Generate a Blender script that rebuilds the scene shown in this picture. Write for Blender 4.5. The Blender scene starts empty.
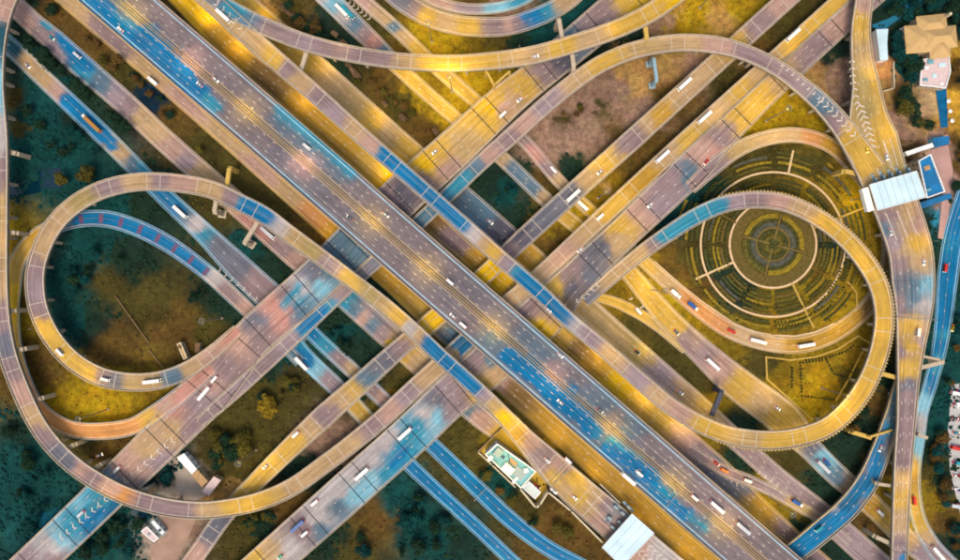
import bpy, bmesh, math, random
import numpy as np
from mathutils import Vector

# ---------------------------------------------------------------- camera, sky, sun, exposure
sc = bpy.context.scene
C = sc.collection
H = 450.0            # flying height of the camera (m)
S = 0.7              # ground metres per photo pixel
random.seed(7)
rng = np.random.default_rng(7)

cam_d = bpy.data.cameras.new('camera')
cam = bpy.data.objects.new('camera', cam_d)
C.objects.link(cam)
cam.location = (0, 0, H)
cam_d.sensor_width = 36
cam_d.lens = 36 * H / (960 * S)
cam_d.clip_start = 1
cam_d.clip_end = 6000
sc.camera = cam

SUN_EL, SUN_AZ = math.radians(60), math.radians(188)     # light comes from the bottom edge of the frame
w = bpy.data.worlds.new("World")
sc.world = w
w.use_nodes = True
nt = w.node_tree
sky = nt.nodes.new('ShaderNodeTexSky')
sky.sky_type = 'NISHITA'
sky.sun_disc = False
sky.sun_elevation = SUN_EL
sky.sun_rotation = SUN_AZ
sky.air_density = 1.3
sky.dust_density = 6
nt.links.new(sky.outputs[0], nt.nodes['Background'].inputs[0])
nt.nodes['Background'].inputs[1].default_value = 0.15
sun_d = bpy.data.lights.new('sun', 'SUN')
sun_d.energy = 0.95
sun_d.angle = math.radians(16)
sun_d.color = (1, .92, .8)
sun = bpy.data.objects.new('sun', sun_d)
C.objects.link(sun)
sun.rotation_euler = Vector((math.sin(SUN_AZ) * math.cos(SUN_EL), math.cos(SUN_AZ) * math.cos(SUN_EL), math.sin(SUN_EL))).to_track_quat('Z', 'Y').to_euler()
sc.view_settings.view_transform = 'Standard'
sc.view_settings.look = 'None'
sc.view_settings.gamma = 1
sc.view_settings.use_curve_mapping = False
sc.view_settings.exposure = .84
sc.cycles.use_denoising = True
sc.cycles.max_bounces = 5
sc.cycles.diffuse_bounces = 3

sc.cycles.filter_width = 2.0
sc.cycles.volume_bounces = 0

# ---------------------------------------------------------------- helpers
KALB = 0.55          # albedo of a surface against its look in the picture


def lin(c):
    c = np.asarray(c, float) / 255
    return np.where(c <= .04045, c / 12.92, ((c + .055) / 1.055) ** 2.4)


def alb(c, k=KALB):
    return lin(c) * k


def W(x, y, z=0.0):
    f = S * (H - z) / H
    return Vector(((x - 480) * f, (280 - y) * f, z))


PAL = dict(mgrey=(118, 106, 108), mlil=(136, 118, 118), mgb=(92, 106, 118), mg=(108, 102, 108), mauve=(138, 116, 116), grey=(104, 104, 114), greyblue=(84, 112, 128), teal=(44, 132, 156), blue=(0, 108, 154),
           deep=(0, 92, 130), tan=(180, 148, 106), gold=(196, 156, 64), ochre=(182, 138, 44), orange=(194, 134, 78), pink=(176, 140, 124),  # gold, ochre and yellow put sodium lamp glow into the road colour
           pale=(176, 166, 162), brown=(128, 98, 52), yellow=(218, 172, 4), rose=(180, 128, 114), sand=(176, 146, 96), dgrey=(86, 84, 96),
           cyan=(120, 175, 190), lilac=(148, 128, 132), khaki=(160, 138, 84), dteal=(20, 78, 92),
           g_teal=(12, 64, 60), g_dark=(24, 46, 34), g_olive=(70, 62, 24), g_brown=(92, 70, 28), g_gold=(150, 122, 18), g_mus=(124, 100, 20),  # g_gold and g_mus carry lamp glow in the grass colour
           g_dirt=(142, 112, 92), g_dirt2=(160, 124, 70), g_pale=(170, 150, 130), g_blue=(10, 84, 104), g_water=(8, 40, 56))


def vnoise(p, seed):
    """smooth value noise on Nx2 points"""
    i = np.floor(p).astype(int)
    f = p - i
    f = f * f * (3 - 2 * f)

    def h(a, b):
        n = (a * 374761393 + b * 668265263 + seed * 1442695041) & 0xffffffff
        n = ((n ^ (n >> 13)) * 1274126177) & 0xffffffff
        return ((n ^ (n >> 16)) & 0xffff) / 65535.0
    a, b = i[:, 0], i[:, 1]
    x0 = h(a, b) * (1 - f[:, 0]) + h(a + 1, b) * f[:, 0]
    x1 = h(a, b + 1) * (1 - f[:, 0]) + h(a + 1, b + 1) * f[:, 0]
    return x0 * (1 - f[:, 1]) + x1 * f[:, 1]


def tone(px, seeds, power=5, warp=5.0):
    """bare; golden seeds hold painted lamp glow"""
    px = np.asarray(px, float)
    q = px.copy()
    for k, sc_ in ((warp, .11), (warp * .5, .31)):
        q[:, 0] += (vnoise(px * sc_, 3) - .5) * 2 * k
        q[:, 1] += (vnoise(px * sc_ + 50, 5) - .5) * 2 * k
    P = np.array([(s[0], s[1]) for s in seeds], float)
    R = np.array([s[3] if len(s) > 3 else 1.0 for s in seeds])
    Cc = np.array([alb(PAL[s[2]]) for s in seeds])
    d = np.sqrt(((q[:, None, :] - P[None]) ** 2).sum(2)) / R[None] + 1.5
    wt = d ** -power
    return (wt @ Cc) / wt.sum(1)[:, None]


def capsules(px, col, caps, warp=2.2):
    """patches where a blue colour grade is put into the surface colour: (points, half width, softness, colour)"""
    q = np.asarray(px, float).copy()
    q[:, 0] += (vnoise(px * .16, 21) - .5) * 2 * warp + (vnoise(px * .5, 22) - .5) * warp
    q[:, 1] += (vnoise(px * .16, 23) - .5) * 2 * warp + (vnoise(px * .5, 24) - .5) * warp
    for pts, r, soft, c in caps:
        P = np.array([p[:2] for p in pts], float)
        best = np.full(len(q), 1e9)
        for a, b in zip(P[:-1], P[1:]):
            ab = b - a
            t = np.clip(((q - a) @ ab) / (ab @ ab), 0, 1)
            best = np.minimum(best, np.linalg.norm(q - a - t[:, None] * ab, axis=1))
        k = np.clip((r - best) / soft + .5, 0, 1)
        k = (k * k * (3 - 2 * k))[:, None]
        col = col * (1 - k) + alb(PAL[c]) * k
    return col


def link(o, parent=None):
    C.objects.link(o)
    if parent is not None:
        o.parent = parent
    return o


def tag(o, label=None, cat=None, group=None, kind=None):
    if label:
        o['label'] = label
    if cat:
        o['category'] = cat
    if group:
        o['group'] = group
    if kind:
        o['kind'] = kind
    return o


def empty(name, loc=(0, 0, 0), rz=0):
    o = bpy.data.objects.new(name, None)
    C.objects.link(o)
    o.location = loc
    o.rotation_euler = (0, 0, rz)
    o.empty_display_size = .5
    return o


class MB:
    def __init__(s):
        s.v, s.f, s.m, s.col, s.uv = [], [], [], None, None

    def quad(s, a, b, c, d, m=0):
        n = len(s.v)
        s.v += [tuple(a), tuple(b), tuple(c), tuple(d)]
        s.f.append((n, n + 1, n + 2, n + 3))
        s.m.append(m)

    def poly(s, pts, m=0):
        n = len(s.v)
        s.v += [tuple(p) for p in pts]
        s.f.append(tuple(range(n, n + len(pts))))
        s.m.append(m)

    def box(s, x0, x1, y0, y1, z0, z1, m=0, tx=0, ty=0):
        n = len(s.v)
        s.v += [(x0, y0, z0), (x1, y0, z0), (x1, y1, z0), (x0, y1, z0),
                (x0 + tx, y0 + ty, z1), (x1 - tx, y0 + ty, z1), (x1 - tx, y1 - ty, z1), (x0 + tx, y1 - ty, z1)]
        for f in ((3, 2, 1, 0), (4, 5, 6, 7), (0, 1, 5, 4), (1, 2, 6, 5), (2, 3, 7, 6), (3, 0, 4, 7)):
            s.f.append(tuple(n + i for i in f))
            s.m.append(m)

    def prism(s, pts, z0, z1, m=0, mt=None):
        """pts: counter-clockwise world xy list"""
        a = sum(pts[i][0] * pts[(i + 1) % len(pts)][1] - pts[(i + 1) % len(pts)][0] * pts[i][1] for i in range(len(pts)))
        if a < 0:
            pts = pts[::-1]
        n, k = len(s.v), len(pts)
        s.v += [(p[0], p[1], z0) for p in pts] + [(p[0], p[1], z1) for p in pts]
        s.f.append(tuple(n + i for i in range(k))[::-1]); s.m.append(m)
        s.f.append(tuple(n + k + i for i in range(k))); s.m.append(m if mt is None else mt)
        for i in range(k):
            j = (i + 1) % k
            s.f.append((n + i, n + j, n + k + j, n + k + i)); s.m.append(m)

    def bar(s, a, b, r=.2, m=0, n=6, r2=None):
        a, b = Vector(a), Vector(b)
        r2 = r if r2 is None else r2
        d = (b - a).normalized()
        u = d.orthogonal().normalized()
        v = d.cross(u)
        k = len(s.v)
        for p, q in ((a, r), (b, r2)):
            for i in range(n):
                t = 2 * math.pi * i / n
                s.v.append(tuple(p + (u * math.cos(t) + v * math.sin(t)) * q))
        for i in range(n):
            j = (i + 1) % n
            s.f.append((k + i, k + j, k + n + j, k + n + i)); s.m.append(m)
        s.f.append(tuple(k + i for i in range(n))[::-1]); s.m.append(m)
        s.f.append(tuple(k + n + i for i in range(n))); s.m.append(m)

    def mesh(s, name, mats):
        me = bpy.data.meshes.new(name)
        me.from_pydata(s.v, [], s.f)
        for m in (mats if isinstance(mats, (list, tuple)) else [mats]):
            me.materials.append(m)
        if any(s.m):
            me.polygons.foreach_set('material_index', s.m)
        me.update()
        return me

    def build(s, name, mats, parent=None):
        return link(bpy.data.objects.new(name, s.mesh(name, mats)), parent)


# ---------------------------------------------------------------- materials
def nodes(name, rough=.8):
    m = bpy.data.materials.new(name)
    m.use_nodes = True
    n = m.node_tree
    b = n.nodes['Principled BSDF']
    b.inputs['Roughness'].default_value = rough
    b.inputs['Specular IOR Level'].default_value = .1 if rough > .6 else .3
    return m, n, b


def mat(name, c, rough=.7, var=.18, scale=.6, metal=0, emit=0, k=KALB, rnd=0):
    m, n, b = nodes(name, rough)
    col = alb(c, k)
    b.inputs['Metallic'].default_value = metal
    tc = n.nodes.new('ShaderNodeTexCoord')
    no = n.nodes.new('ShaderNodeTexNoise')
    no.inputs['Scale'].default_value = scale
    no.inputs['Detail'].default_value = 5
    n.links.new(tc.outputs['Object'], no.inputs['Vector'])
    mr = n.nodes.new('ShaderNodeMapRange')
    mr.inputs[1].default_value = .3; mr.inputs[2].default_value = .7
    mr.inputs[3].default_value = 1 - var; mr.inputs[4].default_value = 1 + var
    n.links.new(no.outputs[0], mr.inputs[0])
    vm = n.nodes.new('ShaderNodeVectorMath'); vm.operation = 'SCALE'
    vm.inputs[0].default_value = tuple(col)
    n.links.new(mr.outputs[0], vm.inputs['Scale'])
    out = vm.outputs[0]
    if rnd:
        oi = n.nodes.new('ShaderNodeObjectInfo')
        hs = n.nodes.new('ShaderNodeHueSaturation')
        m2 = n.nodes.new('ShaderNodeMapRange')
        m2.inputs[3].default_value = 1 - rnd; m2.inputs[4].default_value = 1 + rnd
        n.links.new(oi.outputs['Random'], m2.inputs[0])
        n.links.new(m2.outputs[0], hs.inputs['Value'])
        n.links.new(out, hs.inputs['Color'])
        out = hs.outputs[0]
    n.links.new(out, b.inputs['Base Color'])
    if emit:
        b.inputs['Emission Color'].default_value = (*lin(c), 1)
        b.inputs['Emission Strength'].default_value = emit
    return m


def road_mat(name, streak=.24, fine=.12):
    m, n, b = nodes(name, .78)
    at = n.nodes.new('ShaderNodeAttribute'); at.attribute_name = 'tone'
    uv = n.nodes.new('ShaderNodeUVMap')
    mp = n.nodes.new('ShaderNodeMapping'); mp.inputs['Scale'].default_value = (.012, .75, 1)
    n.links.new(uv.outputs[0], mp.inputs[0])
    n1 = n.nodes.new('ShaderNodeTexNoise'); n1.inputs['Scale'].default_value = 1; n1.inputs['Detail'].default_value = 4
    n.links.new(mp.outputs[0], n1.inputs['Vector'])
    mp2 = n.nodes.new('ShaderNodeMapping'); mp2.inputs['Scale'].default_value = (.09, 1.5, 1)
    n.links.new(uv.outputs[0], mp2.inputs[0])
    n2 = n.nodes.new('ShaderNodeTexNoise'); n2.inputs['Scale'].default_value = 1; n2.inputs['Detail'].default_value = 6
    n.links.new(mp2.outputs[0], n2.inputs['Vector'])
    n3 = n.nodes.new('ShaderNodeTexNoise'); n3.inputs['Scale'].default_value = .06; n3.inputs['Detail'].default_value = 8
    geo = n.nodes.new('ShaderNodeNewGeometry')
    n.links.new(geo.outputs['Position'], n3.inputs['Vector'])

    def rng_(src, lo, hi, a=.3, b_=.7):
        r = n.nodes.new('ShaderNodeMapRange')
        r.inputs[1].default_value = a; r.inputs[2].default_value = b_
        r.inputs[3].default_value = lo; r.inputs[4].default_value = hi
        n.links.new(src, r.inputs[0])
        return r.outputs[0]

    def mul(a, b_):
        q = n.nodes.new('ShaderNodeMath'); q.operation = 'MULTIPLY'
        n.links.new(a, q.inputs[0]); n.links.new(b_, q.inputs[1])
        return q.outputs[0]
    f = mul(mul(rng_(n1.outputs[0], 1 - streak, 1 + streak), rng_(n2.outputs[0], 1 - fine, 1 + fine)), rng_(n3.outputs[0], .86, 1.14))
    # lane-wide overlay patches of differing age
    sn = n.nodes.new('ShaderNodeVectorMath'); sn.operation = 'SNAP'
    sn.inputs[1].default_value = (17, 3.4, 1)
    n.links.new(uv.outputs[0], sn.inputs[0])
    wn = n.nodes.new('ShaderNodeTexWhiteNoise'); wn.noise_dimensions = '2D'
    n.links.new(sn.outputs[0], wn.inputs['Vector'])
    f = mul(f, rng_(wn.outputs['Value'], .93, 1.06, 0, 1))
    # tyre tracks, sharp and narrow
    mp6 = n.nodes.new('ShaderNodeMapping'); mp6.inputs['Scale'].default_value = (.03, 3.2, 1); mp6.inputs['Location'].default_value = (7, 3, 0)
    n.links.new(uv.outputs[0], mp6.inputs[0])
    n6 = n.nodes.new('ShaderNodeTexNoise'); n6.inputs['Scale'].default_value = 1; n6.inputs['Detail'].default_value = 3
    n.links.new(mp6.outputs[0], n6.inputs['Vector'])
    f = mul(f, rng_(n6.outputs[0], .84, 1.16))
    # oil spots and stains
    n7 = n.nodes.new('ShaderNodeTexNoise'); n7.inputs['Scale'].default_value = .35; n7.inputs['Detail'].default_value = 8; n7.inputs['Roughness'].default_value = .7
    n.links.new(geo.outputs['Position'], n7.inputs['Vector'])
    f = mul(f, rng_(n7.outputs[0], .86, 1.12))
    vm = n.nodes.new('ShaderNodeVectorMath'); vm.operation = 'SCALE'
    n.links.new(at.outputs['Color'], vm.inputs[0]); n.links.new(f, vm.inputs['Scale'])
    # polished wheel paths, slightly dusty
    mx = n.nodes.new('ShaderNodeMix'); mx.data_type = 'RGBA'
    vl = n.nodes.new('ShaderNodeVectorMath'); vl.operation = 'MULTIPLY_ADD'
    vl.inputs[1].default_value = (1.3, 1.27, 1.24); vl.inputs[2].default_value = (.012, .011, .01)
    n.links.new(vm.outputs[0], vl.inputs[0]); n.links.new(vl.outputs[0], mx.inputs[7])
    mp3 = n.nodes.new('ShaderNodeMapping'); mp3.inputs['Scale'].default_value = (.02, 1.1, 1); mp3.inputs['Location'].default_value = (31, 17, 0)
    n.links.new(uv.outputs[0], mp3.inputs[0])
    n4 = n.nodes.new('ShaderNodeTexNoise'); n4.inputs['Scale'].default_value = 1; n4.inputs['Detail'].default_value = 2
    n.links.new(mp3.outputs[0], n4.inputs['Vector'])
    n.links.new(rng_(n4.outputs[0], 0, .5, .5, .72), mx.inputs[0])
    n.links.new(vm.outputs[0], mx.inputs[6])
    # long thin pale streaks: old lane lines, and light trails put into the colour
    mp8 = n.nodes.new('ShaderNodeMapping'); mp8.inputs['Scale'].default_value = (.006, 1.9, 1); mp8.inputs['Location'].default_value = (3, 41, 0)
    n.links.new(uv.outputs[0], mp8.inputs[0])
    n8 = n.nodes.new('ShaderNodeTexNoise'); n8.inputs['Scale'].default_value = 1; n8.inputs['Detail'].default_value = 1
    n.links.new(mp8.outputs[0], n8.inputs['Vector'])
    m8 = n.nodes.new('ShaderNodeMix'); m8.data_type = 'RGBA'
    n.links.new(rng_(n8.outputs[0], 0, .3, .6, .68), m8.inputs[0])
    n.links.new(mx.outputs[2], m8.inputs[6]); m8.inputs[7].default_value = (*alb((220, 200, 176)), 1)
    n.links.new(m8.outputs[2], b.inputs['Base Color'])
    bp = n.nodes.new('ShaderNodeBump'); bp.inputs['Strength'].default_value = .15
    n5 = n.nodes.new('ShaderNodeTexNoise'); n5.inputs['Scale'].default_value = 1.5
    n.links.new(geo.outputs['Position'], n5.inputs['Vector'])
    n.links.new(n5.outputs[0], bp.inputs['Height']); n.links.new(bp.outputs[0], b.inputs['Normal'])
    return m


def ground_mat():
    m, n, b = nodes('ground_soil_and_grass', .95)
    at = n.nodes.new('ShaderNodeAttribute'); at.attribute_name = 'tone'
    geo = n.nodes.new('ShaderNodeNewGeometry')
    out = None
    for sc_, lo, hi in ((.05, .7, 1.3), (.25, .68, 1.32), (.9, .7, 1.3)):
        no = n.nodes.new('ShaderNodeTexNoise'); no.inputs['Scale'].default_value = sc_; no.inputs['Detail'].default_value = 6
        n.links.new(geo.outputs['Position'], no.inputs['Vector'])
        r = n.nodes.new('ShaderNodeMapRange')
        r.inputs[1].default_value = .3; r.inputs[2].default_value = .7; r.inputs[3].default_value = lo; r.inputs[4].default_value = hi
        n.links.new(no.outputs[0], r.inputs[0])
        if out is None:
            out = r.outputs[0]
        else:
            q = n.nodes.new('ShaderNodeMath'); q.operation = 'MULTIPLY'
            n.links.new(out, q.inputs[0]); n.links.new(r.outputs[0], q.inputs[1]); out = q.outputs[0]
    vm = n.nodes.new('ShaderNodeVectorMath'); vm.operation = 'SCALE'
    n.links.new(at.outputs['Color'], vm.inputs[0]); n.links.new(out, vm.inputs['Scale'])
    nh = n.nodes.new('ShaderNodeTexNoise'); nh.inputs['Scale'].default_value = .09; nh.inputs['Detail'].default_value = 7; nh.inputs['Roughness'].default_value = .65
    n.links.new(geo.outputs['Position'], nh.inputs['Vector'])
    rh = n.nodes.new('ShaderNodeMapRange')
    rh.inputs[1].default_value = .35; rh.inputs[2].default_value = .65; rh.inputs[3].default_value = .487; rh.inputs[4].default_value = .512
    n.links.new(nh.outputs[0], rh.inputs[0])
    hs = n.nodes.new('ShaderNodeHueSaturation')
    n.links.new(rh.outputs[0], hs.inputs['Hue']); n.links.new(vm.outputs[0], hs.inputs['Color'])
    n.links.new(hs.outputs[0], b.inputs['Base Color'])
    bp = n.nodes.new('ShaderNodeBump'); bp.inputs['Strength'].default_value = .6; bp.inputs['Distance'].default_value = .6
    no = n.nodes.new('ShaderNodeTexNoise'); no.inputs['Scale'].default_value = .5; no.inputs['Detail'].default_value = 8
    n.links.new(geo.outputs['Position'], no.inputs['Vector'])
    n.links.new(no.outputs[0], bp.inputs['Height']); n.links.new(bp.outputs[0], b.inputs['Normal'])
    return m


M_ROAD = road_mat('asphalt')
M_MAIN = road_mat('asphalt_main', .12, .1)
M_GROUND = ground_mat()
M_LINE = mat('road_paint_white', (222, 206, 188), .6, .3, .4, k=.55)
M_LINEC = mat('road_paint_cool', (170, 212, 226), .6, .2, .4, k=.6)
M_LINEY = mat('road_paint_yellow', (225, 185, 95), .6, .2, .4, k=.65)
M_JOINT = mat('joint_light', (205, 190, 168), .6, .2, .8)
M_JOINTD = mat('joint_dark', (40, 38, 44), .7, .2, .8)
M_CONC = mat('concrete', (196, 178, 150), .85, .15, .3)
M_CONCG = mat('concrete_golden', (215, 178, 92), .85, .15, .3)
M_CONCC = mat('concrete_cool', (150, 178, 185), .85, .15, .3)
M_UNDER = mat('concrete_soffit', (120, 112, 104), .9, .15, .3)
M_METAL = mat('galvanised', (150, 150, 148), .45, .1, 2, metal=.5)
M_TRUNK = mat('bark', (84, 62, 44), .9, .2, 2)
M_LAMP = mat('lamp_glow', (255, 206, 110), .4, 0, 1, emit=1.6)
M_HEAD = mat('headlamp', (255, 244, 214), .4, 0, 1, emit=5)
M_TAIL = mat('taillamp', (255, 60, 30), .4, 0, 1, emit=2.5)
M_GLASS = mat('tinted_glass', (34, 42, 52), .12, .05, 1)
M_TYRE = mat('tyre_rubber', (28, 28, 28), .9, .1, 3)
M_WATER = mat('dark_water', (6, 44, 58), .12, .1, .2)

# ---------------------------------------------------------------- road geometry
ROADS = {}
OCC = np.zeros((760, 1160), bool)        # what is paved at ground level (photo pixels, margin 100)


def catmull(P, n=14):
    P = [np.array(p, float) for p in P]
    P = [2 * P[0] - P[1]] + P + [2 * P[-1] - P[-2]]
    out = []
    for i in range(1, len(P) - 2):
        p0, p1, p2, p3 = P[i - 1:i + 3]

        def kt(a, b):
            return max(np.linalg.norm(b[:2] - a[:2]), 1e-3) ** .5
        t0 = 0; t1 = t0 + kt(p0, p1); t2 = t1 + kt(p1, p2); t3 = t2 + kt(p2, p3)
        for k in range(n):
            t = t1 + (t2 - t1) * k / n
            A1 = (t1 - t) / (t1 - t0) * p0 + (t - t0) / (t1 - t0) * p1
            A2 = (t2 - t) / (t2 - t1) * p1 + (t - t1) / (t2 - t1) * p2
            A3 = (t3 - t) / (t3 - t2) * p2 + (t - t2) / (t3 - t2) * p3
            B1 = (t2 - t) / (t2 - t0) * A1 + (t - t0) / (t2 - t0) * A2
            B2 = (t3 - t) / (t3 - t1) * A2 + (t - t1) / (t3 - t1) * A3
            q = (t2 - t) / (t2 - t1) * B1 + (t - t1) / (t2 - t1) * B2
            s = (t - t1) / (t2 - t1)
            q[2:] = p1[2:] * (1 - s) + p2[2:] * s
            out.append(q)
    out.append(P[-2])
    return np.array(out)


class Path:
    """centreline given in photo pixels (x, y, width, height) and laid out in the world at its real height"""

    def __init__(s, pts):
        c = catmull(pts)
        s.c = c
        z = c[:, 3]
        # ease the heights
        for _ in range(30):
            z[1:-1] = (z[:-2] + 2 * z[1:-1] + z[2:]) / 4
        f = S * (H - z) / H
        s.w = np.stack([(c[:, 0] - 480) * f, (280 - c[:, 1]) * f, z], 1)
        s.wd = c[:, 2] * f
        d = np.linalg.norm(np.diff(s.w[:, :2], axis=0), axis=1)
        s.s = np.concatenate([[0], np.cumsum(d)])
        s.L = s.s[-1]
        t = np.gradient(s.w[:, :2], axis=0)
        t /= np.linalg.norm(t, axis=1)[:, None]
        s.t = t
        s.n = np.stack([-t[:, 1], t[:, 0]], 1)       # to the left of travel

    def at(s, q):
        q = np.asarray(q, float)
        g = lambda a: np.interp(q, s.s, a)
        p = np.stack([g(s.w[:, 0]), g(s.w[:, 1]), g(s.w[:, 2])], -1)
        n = np.stack([g(s.n[:, 0]), g(s.n[:, 1])], -1)
        n /= np.linalg.norm(n, axis=-1, keepdims=True)
        return p, n, g(s.wd)

    def near(s, x, y):
        """pixel -> (arc position, lateral offset, height, heading)"""
        best = None
        d = (s.c[:, 0] - x) ** 2 + (s.c[:, 1] - y) ** 2
        i = int(np.argmin(d))
        z = s.w[i, 2]
        p = W(x, y, z)
        j = max(0, min(len(s.s) - 2, i))
        v = np.array([p.x, p.y]) - s.w[i, :2]
        return s.s[i] + v @ s.t[i], v @ s.n[i], z, math.atan2(s.t[i, 1], s.t[i, 0])


def to_px(p):
    f = S * (H - p[..., 2]) / H
    return np.stack([p[..., 0] / f + 480, 280 - p[..., 1] / f], -1)


def strip(name, path, s0, s1, o0, o1, z0, mat_, parent=None, step=2.0, seeds=None, dz_bottom=None, across=None, warp=5, power=5, width_rel=True):
    """ribbon between lateral positions o0(width) and o1(width); a slab when dz_bottom is given"""
    n = max(2, int(math.ceil((s1 - s0) / step)) + 1)
    q = np.linspace(s0, s1, n)
    p, nn, wd = path.at(q)
    a0 = o0(wd); a1 = o1(wd)
    k = 2 if across is None else across
    t = np.linspace(0, 1, k)
    off = a0[:, None] * (1 - t) + a1[:, None] * t           # n x k
    xy = p[:, None, :2] + nn[:, None, :] * off[:, :, None]
    top = np.concatenate([xy, np.repeat((p[:, 2] + z0)[:, None, None], k, 1)], 2).reshape(-1, 3)
    V = [top]
    idx = np.arange(n * k).reshape(n, k)
    F = np.stack([idx[:-1, :-1], idx[1:, :-1], idx[1:, 1:], idx[:-1, 1:]], -1).reshape(-1, 4)
    # orientation: n is left of travel; offsets rise to the left, so (i,j)->(i+1,j) forward, left next: ccw
    F = [tuple(f) for f in F]
    nt_ = len(F)
    if dz_bottom is not None:
        ed = xy[:, [0, -1], :]
        bot = np.concatenate([ed, np.repeat((p[:, 2] + z0 - dz_bottom)[:, None, None], 2, 1)], 2).reshape(-1, 3)
        V.append(bot)
        b0 = n * k
        R = lambda i: b0 + 2 * i
        Lf = lambda i: b0 + 2 * i + 1
        for i in range(n - 1):
            F.append((int(idx[i, 0]), R(i), R(i + 1), int(idx[i + 1, 0])))
            F.append((int(idx[i, -1]), int(idx[i + 1, -1]), Lf(i + 1), Lf(i)))
            F.append((R(i), Lf(i), Lf(i + 1), R(i + 1)))
        F.append(tuple([int(v) for v in idx[0, ::-1]] + [R(0), Lf(0)]))
        F.append(tuple([int(v) for v in idx[-1]] + [Lf(n - 1), R(n - 1)]))
    V = np.concatenate(V)
    me = bpy.data.meshes.new(name)
    me.from_pydata(V.tolist(), [], F)
    for m in (mat_ if isinstance(mat_, (list, tuple)) else [mat_]):
        me.materials.append(m)
    if isinstance(mat_, (list, tuple)) and len(mat_) > 1:
        me.polygons.foreach_set('material_index', [0] * nt_ + [1] * (len(F) - nt_))
    if seeds is not None:
        col = np.ones((len(V), 4))
        if isinstance(seeds, tuple):
            pp = to_px(V)
            col[:, :3] = capsules(pp, tone(pp, seeds[0], power, warp), seeds[1])
        else:
            col[:, :3] = tone(to_px(V), seeds, power, warp)
        a = me.attributes.new('tone', 'FLOAT_COLOR', 'POINT')
        a.data.foreach_set('color', col.ravel())
        uv = me.uv_layers.new(name='UVMap')
        vu = np.zeros((len(V), 2))
        vu[:n * k, 0] = np.repeat(q, k)
        vu[:n * k, 1] = off.ravel()
        li = np.zeros(len(me.loops), int)
        me.loops.foreach_get('vertex_index', li)
        uv.data.foreach_set('uv', vu[li].ravel())
    me.update()
    return link(bpy.data.objects.new(name, me), parent)


def mark_occ(path, A=None):
    A = OCC if A is None else A
    for i in np.linspace(0, path.L, int(path.L / .8)):
        p, n, wd = path.at(np.array([i]))
        for o in np.linspace(-.55, .55, 14):
            x = (p[0, 0] + n[0, 0] * o * wd[0]) / S + 480
            y = 280 - (p[0, 1] + n[0, 1] * o * wd[0]) / S
            X, Y = int(x + 100), int(y + 100)
            if 0 <= X < 1160 and 0 <= Y < 760:
                A[Y, X] = True


OCCD = np.zeros((760, 1160), bool)


def occd(x, y, r=0):
    X, Y = int(x + 100), int(y + 100)
    if not (r < X < 1160 - r and r < Y < 760 - r):
        return False
    return OCCD[Y - r:Y + r + 1, X - r:X + r + 1].any()


def occ(x, y, r=0):
    X, Y = int(x + 100), int(y + 100)
    if not (r < X < 1160 - r and r < Y < 760 - r):
        return False
    return OCC[Y - r:Y + r + 1, X - r:X + r + 1].any()


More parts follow.
